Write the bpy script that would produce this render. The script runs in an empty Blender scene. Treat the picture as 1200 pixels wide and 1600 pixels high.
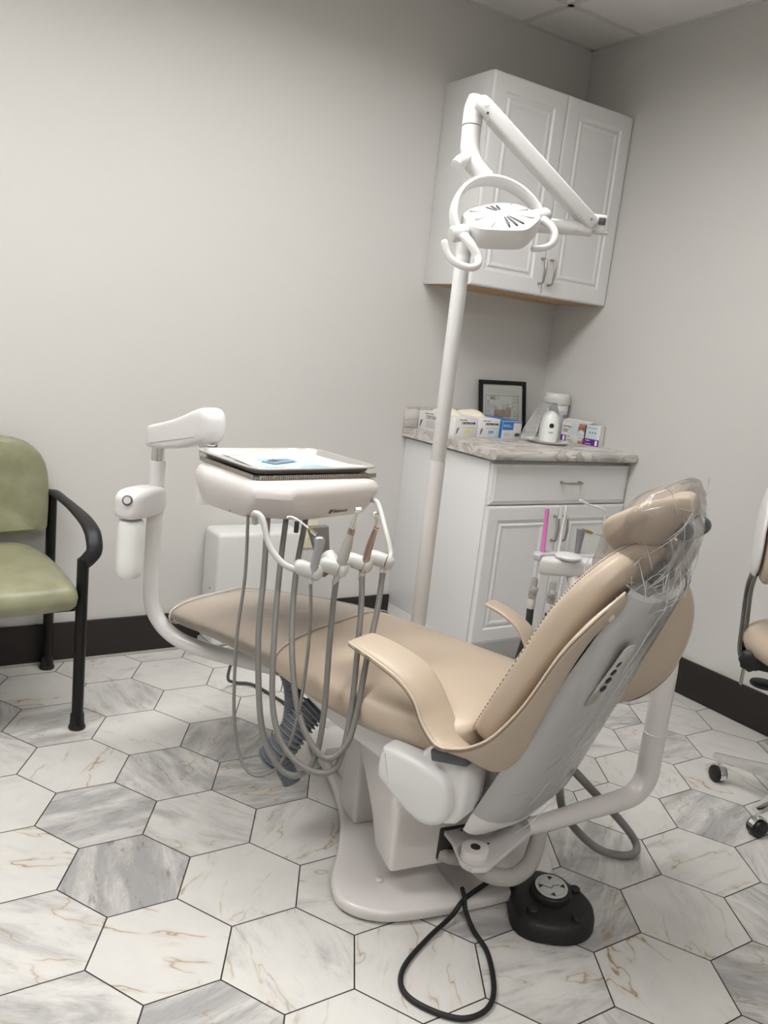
import bpy, bmesh, math, random
from mathutils import Vector, Matrix
random.seed(7)
S = bpy.context.scene
C = S.collection
PI = math.pi
V = Vector

# ------------------------------------------------------------------ camera
cam_d = bpy.data.cameras.new('camera')
cam = bpy.data.objects.new('camera', cam_d); C.objects.link(cam)
yaw, pit, rol = 0.59421, 0.20031, 0.11118
fw = V((math.sin(yaw)*math.cos(pit), math.cos(yaw)*math.cos(pit), -math.sin(pit)))
rt = V((math.cos(yaw), -math.sin(yaw), 0)); up = rt.cross(fw)
r2 = math.cos(rol)*rt + math.sin(rol)*up; u2 = -math.sin(rol)*rt + math.cos(rol)*up
cam.matrix_world = Matrix(((r2.x, u2.x, -fw.x, -2.8410), (r2.y, u2.y, -fw.y, -2.9727), (r2.z, u2.z, -fw.z, 1.2549), (0, 0, 0, 1)))
cam_d.sensor_fit = 'HORIZONTAL'; cam_d.sensor_width = 36; cam_d.lens = 1310.3/1200*36
cam_d.clip_start = 0.02
S.camera = cam
# ------------------------------------------------------------------ world, exposure
w = bpy.data.worlds.new('world'); S.world = w; w.use_nodes = True
w.node_tree.nodes['Background'].inputs[0].default_value = (1, 0.98, 0.95, 1)
w.node_tree.nodes['Background'].inputs[1].default_value = 0.15
S.view_settings.view_transform = 'Standard'; S.view_settings.look = 'None'
S.view_settings.exposure = 0.0; S.view_settings.gamma = 1; S.view_settings.use_curve_mapping = False
LAMP_POWER = 17.5          # emission of the ceiling troffers
TROFFERS = [(-3.25, -1.25), (-1.65, -1.25), (-2.5, -3.7)]
H = 2.60
# ------------------------------------------------------------------ materials
MATS = {}
def mat(name, col, rough=0.5, metal=0.0, coat=0.0, bump=0.0, bscale=80.0, spec=0.5, sheen=0.0, detail=4, var=None, emis=None):
    if name in MATS: return MATS[name]
    m = bpy.data.materials.new(name); m.use_nodes = True
    nt = m.node_tree; b = nt.nodes['Principled BSDF']
    b.inputs['Base Color'].default_value = (*col, 1)
    b.inputs['Roughness'].default_value = rough; b.inputs['Metallic'].default_value = metal
    b.inputs['Coat Weight'].default_value = coat; b.inputs['Specular IOR Level'].default_value = spec
    b.inputs['Sheen Weight'].default_value = sheen
    if emis:
        b.inputs['Emission Color'].default_value = (*emis[0], 1); b.inputs['Emission Strength'].default_value = emis[1]
    tc = nt.nodes.new('ShaderNodeTexCoord')
    nz = nt.nodes.new('ShaderNodeTexNoise'); nz.inputs['Scale'].default_value = bscale; nz.inputs['Detail'].default_value = detail
    nt.links.new(tc.outputs['Object'], nz.inputs['Vector'])
    if bump:
        bp = nt.nodes.new('ShaderNodeBump'); bp.inputs['Strength'].default_value = bump; bp.inputs['Distance'].default_value = 0.002
        nt.links.new(nz.outputs['Fac'], bp.inputs['Height']); nt.links.new(bp.outputs['Normal'], b.inputs['Normal'])
    if var:
        n2 = nt.nodes.new('ShaderNodeTexNoise'); n2.inputs['Scale'].default_value = var[1]; n2.inputs['Detail'].default_value = 6
        nt.links.new(tc.outputs['Object'], n2.inputs['Vector'])
        mr = nt.nodes.new('ShaderNodeMapRange'); mr.inputs[1].default_value = .3; mr.inputs[2].default_value = .7
        nt.links.new(n2.outputs['Fac'], mr.inputs[0])
        mx = nt.nodes.new('ShaderNodeMix'); mx.data_type = 'RGBA'
        mx.inputs[6].default_value = (*col, 1); mx.inputs[7].default_value = (*var[0], 1)
        nt.links.new(mr.outputs[0], mx.inputs[0]); nt.links.new(mx.outputs[2], b.inputs['Base Color'])
    MATS[name] = m
    return m

def film(name, tint=(1, 1, 1), haze=0.06, rough=0.08, bump=0.6, scale=25.0, gl=1.0):
    m = bpy.data.materials.new(name); m.use_nodes = True; nt = m.node_tree; nt.nodes.clear()
    out = nt.nodes.new('ShaderNodeOutputMaterial'); tr = nt.nodes.new('ShaderNodeBsdfTransparent'); tr.inputs[0].default_value = (*tint, 1)
    g = nt.nodes.new('ShaderNodeBsdfGlossy'); g.inputs['Roughness'].default_value = rough
    d = nt.nodes.new('ShaderNodeBsdfDiffuse'); d.inputs[0].default_value = (.9, .9, .9, 1)
    tc = nt.nodes.new('ShaderNodeTexCoord'); nz = nt.nodes.new('ShaderNodeTexNoise'); nz.inputs['Scale'].default_value = scale
    nz.inputs['Detail'].default_value = 3; nz.inputs['Distortion'].default_value = 1.2
    nt.links.new(tc.outputs['Object'], nz.inputs['Vector'])
    bp = nt.nodes.new('ShaderNodeBump'); bp.inputs['Strength'].default_value = bump; bp.inputs['Distance'].default_value = 0.01
    nt.links.new(nz.outputs['Fac'], bp.inputs['Height']); nt.links.new(bp.outputs['Normal'], g.inputs['Normal'])
    fr = nt.nodes.new('ShaderNodeFresnel'); fr.inputs[0].default_value = 1.45; nt.links.new(bp.outputs['Normal'], fr.inputs['Normal'])
    mu = nt.nodes.new('ShaderNodeMath'); mu.operation = 'MULTIPLY'; mu.inputs[1].default_value = gl; mu.use_clamp = True
    nt.links.new(fr.outputs[0], mu.inputs[0])
    m1 = nt.nodes.new('ShaderNodeMixShader'); m1.inputs[0].default_value = haze
    nt.links.new(tr.outputs[0], m1.inputs[1]); nt.links.new(d.outputs[0], m1.inputs[2])
    m2 = nt.nodes.new('ShaderNodeMixShader'); nt.links.new(mu.outputs[0], m2.inputs[0])
    nt.links.new(m1.outputs[0], m2.inputs[1]); nt.links.new(g.outputs[0], m2.inputs[2])
    nt.links.new(m2.outputs[0], out.inputs[0])
    return m

WALLP = mat('wall_paint', (.60, .592, .570), .75, bump=.12, bscale=260)
M_CEIL = mat('ceiling_tile', (.80, .78, .755), .95, bump=.9, bscale=220)
M_GRID = mat('ceiling_grid', (.66, .64, .62), .6)
M_BASE = mat('dark_baseboard', (.014, .0095, .0085), .55, bump=.1)
M_CAB = mat('white_cabinet_thermofoil', (.72, .72, .72), .38, bump=.05, bscale=60)
M_RAW = mat('raw_particle_board', (.50, .34, .19), .85, bump=.4, bscale=300, var=((.36, .23, .12), 60))
M_NICKEL = mat('brushed_nickel', (.42, .39, .35), .28, 1.0)
M_CHROME = mat('chrome', (.80, .80, .80), .10, 1.0)
M_STEEL = mat('stainless_steel', (.50, .485, .465), .40, .55, bump=.05, bscale=300)
M_WP = mat('white_equipment_plastic', (.70, .685, .68), .28, coat=.3)
M_WPW = mat('warm_white_equipment_plastic', (.67, .635, .62), .30, coat=.3)
M_WB = mat('bright_white_plastic', (.66, .655, .65), .4)
M_GP = mat('light_grey_plastic', (.52, .52, .50), .35)
M_GM = mat('mid_grey_plastic', (.20, .20, .20), .45)
M_SLATE = mat('slate_grey_bracket', (.07, .075, .085), .45)
M_TAN = mat('tan_vinyl_upholstery', (.45, .365, .282), .42, bump=.10, bscale=500, var=((.48, .395, .308), 3))
M_TAND = mat('tan_vinyl_seam', (.20, .14, .09), .6)
M_TANL = mat('pale_tan_piping', (.58, .49, .39), .45)
M_GREEN = mat('olive_green_vinyl', (.215, .215, .130), .40, bump=.25, bscale=90, var=((.29, .29, .185), 14))
M_BLK = mat('black_metal', (.003, .003, .0035), .38, bump=.04, spec=.35)
M_BLKP = mat('black_plastic', (.005, .005, .0055), .5, bump=.1, bscale=300)
M_ARM = mat('dark_charcoal_plastic', (.009, .0085, .011), .5, bump=.25, bscale=300)
M_RUB = mat('black_rubber', (.006, .006, .0065), .6)
M_TUBE = mat('grey_silicone_tubing', (.19, .18, .17), .35)
M_TUBED = mat('dark_grey_tubing', (.045, .045, .048), .4)
M_CORR = mat('grey_corrugated_hose', (.16, .175, .195), .5)
M_CORRW = mat('pale_corrugated_hose', (.38, .36, .335), .5)
M_PAPER = mat('white_paper', (.86, .87, .88), .8)
M_BLUE = mat('pale_blue_mask', (.44, .62, .74), .8)
M_BLUE2 = mat('mid_blue_mask', (.26, .46, .64), .8)
M_CARD = mat('white_cardboard', (.74, .73, .73), .6)
M_CARDG = mat('grey_print', (.42, .42, .42), .6)
M_INK = mat('black_ink', (.02, .02, .02), .6)
M_INKG = mat('grey_ink', (.16, .16, .16), .6)
M_BLUEP = mat('blue_print', (.03, .19, .50), .5)
M_SKYP = mat('sky_blue_print', (.42, .62, .74), .6)
M_CYANP = mat('cyan_print', (.10, .42, .65), .6)
M_YELP = mat('yellow_print', (.72, .66, .16), .6)
M_PURP = mat('purple_print', (.12, .02, .20), .5)
M_SKIN = mat('skin_print', (.42, .20, .13), .6)
M_HAIR = mat('dark_print', (.05, .025, .03), .6)
M_GLOVE = mat('latex_glove_cream', (.78, .72, .60), .7, bump=.5, bscale=60)
M_BOTL = mat('milky_translucent_bottle', (.82, .83, .81), .35)
M_PINK = mat('pink_plastic', (.66, .17, .47), .4)
M_GOLD = mat('brass', (.55, .40, .14), .25, 1.0)
M_COPPER = mat('rose_polished_metal', (.50, .38, .33), .15, 1.0)
M_RED = mat('red_ring', (.50, .05, .04), .4)
M_IVORY = mat('ivory_plastic', (.70, .64, .50), .4)
M_TEALIN = mat('dark_teal_card', (.10, .13, .12), .7)
M_PLAN = mat('grey_green_paper', (.62, .64, .60), .5)
M_PLANB = mat('brown_wash', (.36, .27, .23), .6)
M_AMBER = mat('amber_sticker', (.55, .36, .06), .5)
M_FILM = film('clear_plastic_film', haze=.03, rough=.10, bump=.7, scale=18, gl=.7)
M_FILMC = film('clear_plastic_cover', haze=.10, rough=.16, bump=.8, scale=9, gl=1.0)
M_SLEEVE = film('wrinkled_plastic_sleeve', haze=.14, rough=.14, bump=1.0, scale=13, gl=.9)
M_CLEAR = film('clear_rigid_plastic', haze=.16, rough=.08, bump=0, gl=.7)
M_GLINT = film('painted_fold_highlight', haze=.6, rough=.15, bump=.3, gl=2)  # milky strip material that paints highlights along plastic creases
M_GLASS = film('picture_glass', haze=.0, rough=.03, bump=0, gl=.5)
M_LED = mat('troffer_diffuser', (.9, .9, .9), .5, emis=((1, .985, .962), LAMP_POWER))

# ------------------------------------------------------------------ mesh helpers
def B(): return bmesh.new()
def merge(bm, sub):
    me = bpy.data.meshes.new('tmp'); sub.to_mesh(me); sub.free(); bm.from_mesh(me); bpy.data.meshes.remove(me)
def rotm(rx=0, ry=0, rz=0):
    return Matrix.Rotation(rz, 4, 'Z') @ Matrix.Rotation(ry, 4, 'Y') @ Matrix.Rotation(rx, 4, 'X')
def box(bm, c, s, rot=None, bev=0.0, seg=2):
    sb = B(); bmesh.ops.create_cube(sb, size=1)
    for v in sb.verts: v.co = V((v.co.x*s[0], v.co.y*s[1], v.co.z*s[2]))
    if bev: bmesh.ops.bevel(sb, geom=list(sb.edges), offset=min(bev, min(s)*.49), segments=seg, profile=.5, affect='EDGES')
    m = Matrix.Translation(V(c)) @ (rot if rot else Matrix.Identity(4))
    bmesh.ops.transform(sb, matrix=m, verts=sb.verts); merge(bm, sb); return bm
def catmull(pts, n=6, closed=False):
    P = [V(p) for p in pts]; out = []
    N = len(P)
    rng = range(N if closed else N-1)
    for i in rng:
        p0 = P[(i-1) % N] if (closed or i > 0) else P[0]*2-P[1]
        p1 = P[i]; p2 = P[(i+1) % N]
        p3 = P[(i+2) % N] if (closed or i+2 < N) else P[-1]*2-P[-2]
        for k in range(n):
            t = k/n
            out.append(.5*((2*p1)+(-p0+p2)*t+(2*p0-5*p1+4*p2-p3)*t*t+(-p0+3*p1-3*p2+p3)*t**3))
    if not closed: out.append(P[-1])
    return out
def loft(bm, secs, cap=True, closed=False):
    sb = B(); rings = [[sb.verts.new(p) for p in s] for s in secs]; n = len(rings[0])
    L = len(rings)
    for i in range(L if closed else L-1):
        a, b = rings[i], rings[(i+1) % L]
        for j in range(n):
            try: sb.faces.new((a[j], a[(j+1) % n], b[(j+1) % n], b[j]))
            except ValueError: pass
    if cap and not closed:
        sb.faces.new(list(reversed(rings[0]))); sb.faces.new(rings[-1])
    bmesh.ops.recalc_face_normals(sb, faces=sb.faces); merge(bm, sb); return bm
def tube(bm, pts, r, n=12, sm=6, closed=False, sx=1.0, sy=1.0, upv=None, endround=False):
    """r: number or list per control point."""
    P = catmull(pts, sm, closed) if sm > 1 else [V(p) for p in pts]
    if isinstance(r, (list, tuple)):
        K = len(pts); R = []
        for i in range(len(P)):
            t = i/(len(P)-1)*(K-1); k = min(int(t), K-2); R.append(r[k]+(r[k+1]-r[k])*(t-k))
    else: R = [r]*len(P)
    T = []
    for i in range(len(P)):
        if closed: d = P[(i+1) % len(P)]-P[i-1]
        else: d = P[min(i+1, len(P)-1)]-P[max(i-1, 0)]
        T.append(d.normalized())
    u = V(upv) if upv else (V((0, 0, 1)) if abs(T[0].z) < .9 else V((1, 0, 0)))
    secs = []
    for i, p in enumerate(P):
        x = u - T[i]*u.dot(T[i])
        if x.length < 1e-5: x = T[i].orthogonal()
        x.normalize(); u = x; y = T[i].cross(x)
        secs.append([p+(x*math.cos(2*PI*k/n)*sx+y*math.sin(2*PI*k/n)*sy)*R[i] for k in range(n)])
    if endround and not closed:
        a = [[secs[0][k]+(P[0]-secs[0][k])*q-T[0]*R[0]*e for k in range(n)] for q, e in ((.75, .62), (.35, .45), (.12, .25))]
        b = [[secs[-1][k]+(P[-1]-secs[-1][k])*q+T[-1]*R[-1]*e for k in range(n)] for q, e in ((.12, .25), (.35, .45), (.75, .62))]
        secs = a+secs+b
    return loft(bm, secs, closed=closed)
def ribbed(bm, pts, r, pitch, amp, n=16):
    P = catmull(pts, 40); L = [0]
    for i in range(1, len(P)): L.append(L[-1]+(P[i]-P[i-1]).length)
    N = int(L[-1]/pitch*4); Q = []; R = []; j = 0
    for k in range(N+1):
        s = L[-1]*k/N
        while j < len(L)-2 and L[j+1] < s: j += 1
        f = (s-L[j])/max(1e-9, L[j+1]-L[j]); Q.append(P[j].lerp(P[j+1], f)); R.append(r+amp*(1 if k % 4 in (1, 2) else -1))
    return tube(bm, Q, R, n=n, sm=1)
def align(axis, loc):
    q = V((0, 0, 1)).rotation_difference(V(axis).normalized())
    return Matrix.Translation(V(loc)) @ q.to_matrix().to_4x4()
def lathe(bm, prof, m=None, n=32):
    m = m or Matrix.Identity(4)
    secs = [[m @ V((max(r, 1e-5)*math.cos(2*PI*k/n), max(r, 1e-5)*math.sin(2*PI*k/n), z)) for k in range(n)] for r, z in prof]
    return loft(bm, secs)
def cyl(bm, p0, p1, r, n=24, bev=0.0, r1=None):
    p0, p1 = V(p0), V(p1); L = (p1-p0).length; r1 = r if r1 is None else r1
    if bev: prof = [(r-bev, 0), (r-bev*.3, bev*.3), (r, bev), (r1, L-bev), (r1-bev*.3, L-bev*.3), (r1-bev, L)]
    else: prof = [(r, 0), (r1, L)]
    return lathe(bm, prof, align(p1-p0, p0), n)
def prism(bm, outl, h, m=None, bev=0.0, seg=3, smoothn=0):
    """outline in local xy extruded 0..h along local z"""
    if smoothn: outl = [(p.x, p.y) for p in catmull([(a, b, 0) for a, b in outl], smoothn, True)]
    sb = B(); vs = [sb.verts.new((a, b, 0)) for a, b in outl]; f = sb.faces.new(vs)
    bmesh.ops.recalc_face_normals(sb, faces=[f])
    r = bmesh.ops.extrude_face_region(sb, geom=[f]); nv = [g for g in r['geom'] if isinstance(g, bmesh.types.BMVert)]
    for v in nv: v.co.z += h
    bmesh.ops.recalc_face_normals(sb, faces=sb.faces)
    if bev:
        ed = [e for e in sb.edges if abs(e.verts[0].co.z-e.verts[1].co.z) < 1e-7]
        if not smoothn: ed = list(sb.edges)
        bmesh.ops.bevel(sb, geom=ed, offset=bev, segments=seg, profile=.5, affect='EDGES')
    if m: bmesh.ops.transform(sb, matrix=m, verts=sb.verts)
    merge(bm, sb); return bm
def frame(o, x, y):
    """matrix with origin o, local x,y axes given (world), z = x cross y"""
    x = V(x).normalized(); y = V(y); y = (y-x*x.dot(y)).normalized(); z = x.cross(y)
    return Matrix(((x.x, y.x, z.x, o[0]), (x.y, y.y, z.y, o[1]), (x.z, y.z, z.z, o[2]), (0, 0, 0, 1)))
def sellip(c, ax, ay, a, b, p=3.0, n=28):
    out = []
    for k in range(n):
        t = 2*PI*k/n; ct, st = math.cos(t), math.sin(t)
        out.append(V(c)+V(ax)*(math.copysign(abs(ct)**(2/p), ct)*a)+V(ay)*(math.copysign(abs(st)**(2/p), st)*b))
    return out
ROOTM = {}
def root(name, label, cat, loc=(0, 0, 0), rz=0.0, group=None):
    o = bpy.data.objects.new(name, None); C.objects.link(o); o.empty_display_size = .05
    o.location = loc; o.rotation_euler = (0, 0, rz); o['label'] = label; o['category'] = cat
    if group: o['group'] = group
    ROOTM[o.name] = Matrix.Translation(V(loc)) @ Matrix.Rotation(rz, 4, 'Z')
    return o
def obj(name, bm, m, parent=None, world=False, smooth=True, sub=0, label=None, flat=False):
    if world and parent:
        p = parent
        while p.name not in ROOTM: p = p.parent
        bmesh.ops.transform(bm, matrix=ROOTM[p.name].inverted(), verts=bm.verts)
    me = bpy.data.meshes.new(name); bm.to_mesh(me); bm.free()
    o = bpy.data.objects.new(name, me); C.objects.link(o)
    if isinstance(m, (list, tuple)):
        for k in m: me.materials.append(k)
    else: me.materials.append(m)
    if smooth and not flat:
        me.shade_smooth()
        try: me.set_sharp_from_angle(angle=math.radians(38))
        except Exception: pass
    if sub:
        sm = o.modifiers.new('smooth', 'SUBSURF'); sm.levels = sub; sm.render_levels = sub
        me.shade_smooth()
        at = me.attributes.get('sharp_edge')
        if at: me.attributes.remove(at)
    if parent: o.parent = parent
    if label: o['label'] = label
    return o
def tag(o, label, cat, group=None):
    o['label'] = label; o['category'] = cat
    if group: o['group'] = group
    return o
def struct(name, bm, m, parent=None, **k):
    o = obj(name, bm, m, parent, **k); o['kind'] = 'structure'; return o
def text_bm(s, size, m, extr=0.0003, bold=0.0, align_x='LEFT'):
    cu = bpy.data.curves.new('t', 'FONT'); cu.body = s; cu.size = size; cu.extrude = extr; cu.offset = bold; cu.align_x = align_x
    to = bpy.data.objects.new('t', cu); C.objects.link(to)
    dg = bpy.context.evaluated_depsgraph_get(); me = bpy.data.meshes.new_from_object(to.evaluated_get(dg))
    bpy.data.objects.remove(to); bpy.data.curves.remove(cu)
    bm = B(); bm.from_mesh(me); bpy.data.meshes.remove(me)
    bmesh.ops.transform(bm, matrix=m, verts=bm.verts)
    return bm

# ================================================================== THE ROOM
RX0, RY0 = -5.0, -5.2
SEG = 0.152                      # side of a hexagonal tile
TH = -0.53744; LX, LY = -13.60643*SEG, -9.28675*SEG
def build_floor():
    bm = B(); lay = bm.loops.layers.uv.new('hex')
    l1 = bm.faces.layers.float.new('grey'); l2 = bm.faces.layers.float.new('warm'); l3 = bm.faces.layers.float.new('ang'); l4 = bm.faces.layers.float.new('seed')
    greys = {(0,0):.18,(1,0):.42,(1,-1):.08,(0,-1):.95,(0,-2):.2,(-1,-1):.75,(-1,0):.5,(-1,1):.35,(-1,-2):.1,(-2,-1):.03,(-2,0):.7,(-2,1):.8,(-2,-2):.35,
             (-3,0):.12,(-3,-1):.65,(-3,1):.85,(-4,0):.5,(-4,1):.3,(-4,-1):.2,(1,-2):.6,(2,-2):.75,(2,-1):.75,(2,0):.1,(0,3):.9,(1,1):.25,(0,1):.3,
             (1,2):.55,(1,3):.12,(0,4):.25,(-1,4):.7,(-1,5):.3,(-2,5):.15,(-2,6):.75,(-3,6):.25,(-4,7):.65,(-3,7):.08,(0,5):.7,(1,4):.85,(-4,8):.2,(-3,8):.6,
             (-5,0):.3,(-5,1):.35,(-5,2):.25,(-6,1):.35,(-6,2):.4,(-5,-1):.25,(2,1):.3,(2,2):.6,(0,2):.8}
    warms = {(1,-1):1,(1,3):1,(0,0):.6,(-2,-1):.8,(0,-2):.9,(-4,-1):.9,(-1,1):.8,(-3,7):.9,(-1,5):.6,(-5,-1):.6,(1,1):.6,(1,2):.7}
    ct, st = math.cos(TH), math.sin(TH)
    vc = {}
    def vert(x, y):
        k = (round(x, 4), round(y, 4))
        if k not in vc: vc[k] = bm.verts.new((x, y, 0))
        return vc[k]
    for r in range(-34, 30):
        for c in range(-30, 44):
            cx = math.sqrt(3)*(c+r/2); cy = -1.5*r
            wx = SEG*(ct*cx-st*cy)+LX; wy = SEG*(st*cx+ct*cy)+LY
            if wx < RX0-.2 or wx > .2 or wy < RY0-.2 or wy > .2: continue
            vs = []; uv = []
            for k in range(6):
                a = PI/6+k*PI/3; lx, ly = cx+math.cos(a), cy+math.sin(a)
                vs.append(vert(SEG*(ct*lx-st*ly)+LX, SEG*(st*lx+ct*ly)+LY)); uv.append((math.cos(a), math.sin(a)))
            f = bm.faces.new(vs)
            rr = random.Random(r*97+c*31+5)
            for lp, q in zip(f.loops, uv): lp[lay].uv = q
            f[l1] = greys.get((r, c), rr.random()); f[l2] = warms.get((r, c), rr.random()*.6); f[l3] = rr.random()*6.28; f[l4] = rr.random()*50
    for co, no in (((0, 0, 0), (0, 1, 0)), ((0, 0, 0), (1, 0, 0)), ((RX0, 0, 0), (-1, 0, 0)), ((0, RY0, 0), (0, -1, 0))):
        bmesh.ops.bisect_plane(bm, geom=bm.verts[:]+bm.edges[:]+bm.faces[:], plane_co=co, plane_no=no, clear_outer=True)
    bmesh.ops.recalc_face_normals(bm, faces=bm.faces)
    if bm.faces[0].normal.z < 0: bmesh.ops.reverse_faces(bm, faces=bm.faces)
    return bm
def floor_mat():
    m = bpy.data.materials.new('hexagonal_marble_vinyl'); m.use_nodes = True; nt = m.node_tree; N = nt.nodes; L = nt.links
    b = N['Principled BSDF']
    def math_(op, a, b_=None, c=None, clamp=False):
        n = N.new('ShaderNodeMath'); n.operation = op; n.use_clamp = clamp
        for i, v in enumerate((a, b_, c)):
            if v is None: continue
            if hasattr(v, 'is_linked'): L.new(v, n.inputs[i])
            else: n.inputs[i].default_value = v
        return n.outputs[0]
    def att(nm):
        n = N.new('ShaderNodeAttribute'); n.attribute_name = nm; return n.outputs['Fac']
    def rng(v, a, b_, c=0., d=1., sm=False):
        n = N.new('ShaderNodeMapRange'); n.interpolation_type = 'SMOOTHSTEP' if sm else 'LINEAR'
        L.new(v, n.inputs[0]); n.inputs[1].default_value = a; n.inputs[2].default_value = b_; n.inputs[3].default_value = c; n.inputs[4].default_value = d
        return n.outputs[0]
    def mix(f, a, b_, mode='MIX'):
        n = N.new('ShaderNodeMix'); n.data_type = 'RGBA'; n.blend_type = mode
        if hasattr(f, 'is_linked'): L.new(f, n.inputs[0])
        else: n.inputs[0].default_value = f
        for i, v in ((6, a), (7, b_)):
            if hasattr(v, 'is_linked'): L.new(v, n.inputs[i])
            else: n.inputs[i].default_value = (*v, 1)
        return n.outputs[2]
    uvn = N.new('ShaderNodeUVMap'); uvn.uv_map = 'hex'
    sp = N.new('ShaderNodeSeparateXYZ'); L.new(uvn.outputs[0], sp.inputs[0])
    ax = math_('ABSOLUTE', sp.outputs[0]); ay = math_('ABSOLUTE', sp.outputs[1])
    d2 = math_('ADD', math_('MULTIPLY', ax, .5), math_('MULTIPLY', ay, .8660254))
    hd = math_('MAXIMUM', ax, d2)
    grout = rng(hd, .8660254-.0125, .8660254-.0085)
    rot = N.new('ShaderNodeVectorRotate'); rot.rotation_type = 'Z_AXIS'; L.new(uvn.outputs[0], rot.inputs[0]); L.new(att('ang'), rot.inputs['Angle'])
    cmb = N.new('ShaderNodeCombineXYZ'); L.new(att('seed'), cmb.inputs[0]); L.new(att('seed'), cmb.inputs[2])
    add = N.new('ShaderNodeVectorMath'); L.new(rot.outputs[0], add.inputs[0]); L.new(cmb.outputs[0], add.inputs[1])
    P = add.outputs[0]
    def noise(vec, sc, det=8, dist=0., rough=.55):
        n = N.new('ShaderNodeTexNoise'); n.inputs['Scale'].default_value = sc; n.inputs['Detail'].default_value = det
        n.inputs['Distortion'].default_value = dist; n.inputs['Roughness'].default_value = rough
        L.new(vec, n.inputs['Vector']); return n.outputs['Fac']
    mp = N.new('ShaderNodeMapping'); L.new(P, mp.inputs[0]); mp.inputs['Scale'].default_value = (.6, 2.2, 1)
    cloud = noise(mp.outputs[0], 1.0, 10, .45, .66)
    cloud2 = noise(P, 1.6, 6, .3)
    streak = noise(mp.outputs[0], 3.4, 13, .7, .74)
    g = att('grey')
    fcl = rng(math_('ADD', cloud, math_('MULTIPLY', math_('SUBTRACT', g, .5), .34)), .44, .74, sm=True)
    base = mix(rng(cloud2, .3, .7), (.65, .635, .603), (.595, .585, .562))
    base = mix(math_('MULTIPLY', fcl, .80), base, (.27, .266, .270))
    fst = math_('MULTIPLY', rng(streak, .55, .66, sm=True), rng(fcl, 0, 1, .22, 1))
    base = mix(math_('MULTIPLY', fst, math_('ADD', math_('MULTIPLY', g, .62), .24)), base, (.105, .103, .108))
    # brown veins: ridges of a warped noise
    mp2 = N.new('ShaderNodeMapping'); L.new(P, mp2.inputs[0]); mp2.inputs['Scale'].default_value = (.38, 1.0, 1); mp2.inputs['Rotation'].default_value = (0, 0, .7)
    vn = noise(mp2.outputs[0], 1.0, 4, .22, .5); vd = math_('ABSOLUTE', math_('SUBTRACT', vn, .5))
    vmask = rng(noise(P, 1.5, 2), .38, .58, sm=True)
    vein = math_('MULTIPLY', rng(vd, 0, .0075, 1, 0, sm=True), vmask)
    veinw = math_('MULTIPLY', rng(vd, 0, .035, 1, 0, sm=True), vmask)
    wm = att('warm')
    base = mix(math_('MULTIPLY', veinw, math_('MULTIPLY', wm, .34)), base, (.46, .36, .22))
    base = mix(math_('MULTIPLY', vein, math_('ADD', math_('MULTIPLY', wm, .72), .14)), base, (.28, .18, .085))
    base = mix(grout, base, (.018, .017, .016))
    L.new(base, b.inputs['Base Color'])
    L.new(rng(cloud2, .3, .7, .36, .46), b.inputs['Roughness'])
    b.inputs['Specular IOR Level'].default_value = .38
    bp = N.new('ShaderNodeBump'); bp.inputs['Strength'].default_value = .25; bp.inputs['Distance'].default_value = .001
    hh = math_('SUBTRACT', math_('MULTIPLY', noise(P, 60, 3), .12), grout); L.new(hh, bp.inputs['Height']); L.new(bp.outputs[0], b.inputs['Normal'])
    return m
fl = struct('floor', build_floor(), floor_mat(), flat=True)

T = .12
struct('wall_back', box(B(), ((RX0)/2, T/2, H/2), (-RX0+2*T, T, H)), WALLP, flat=True)
struct('wall_right', box(B(), (T/2, (RY0-0)/2, H/2), (T, -RY0, H)), WALLP, flat=True)
struct('wall_left', box(B(), (RX0-T/2, RY0/2, H/2), (T, -RY0, H)), WALLP, flat=True)
struct('wall_front', box(B(), (RX0/2, RY0-T/2, H/2), (-RX0+2*T, T, H)), WALLP, flat=True)
struct('baseboard_back', box(B(), (RX0/2, -.007, .074), (-RX0, .014, .148), bev=.004), M_BASE)
struct('baseboard_right', box(B(), (-.007, (-.65+RY0)/2, .074), (.014, -RY0-.65, .148), bev=.004), M_BASE)
struct('trim_1', box(B(), ((RX0-.765)/2, -.016, .005), (-RX0-.765, .006, .010), bev=.002), mat('pale_caulk', (.42, .40, .38), .5))
# suspended ceiling: slab with panels and a grid of tees
cb = B(); box(cb, (RX0/2, RY0/2, H+.04), (-RX0, -RY0, .04))
ceil = struct('ceiling', cb, M_CEIL, flat=True)
gb = B(); tb = B()
gx = [-.419-1.2192*k for k in range(-0, 5)]; gy = [-.285-.6096*k for k in range(0, 9)]
for x in gx: 
    if x > RX0: box(gb, (x, RY0/2, H-.001), (.024, -RY0, .006))
for y in gy:
    if y > RY0: box(gb, (RX0/2, y, H-.0015), (-RX0, .024, .005))
xs = [0]+gx+[RX0]; ys = [0]+gy+[RY0]
xs = [x for x in xs if x >= RX0]; ys = [y for y in ys if y >= RY0]
for i in range(len(xs)-1):
    for j in range(len(ys)-1):
        x0, x1, y0, y1 = xs[i+1]+.012, xs[i]-.012, ys[j+1]+.012, ys[j]-.012
        if x1-x0 > .03 and y1-y0 > .03: box(tb, ((x0+x1)/2, (y0+y1)/2, H+.012), (x1-x0, y1-y0, .024))
for a, b_ in (((RX0/2, -.011, H-.001), (-RX0, .022, .004)), ((-.011, RY0/2, H-.001), (.022, -RY0, .004))): box(gb, a, b_)
struct('ceiling_panels', tb, M_CEIL, ceil, flat=True); struct('ceiling_tee_grid', gb, M_GRID, ceil, flat=True)
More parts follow.
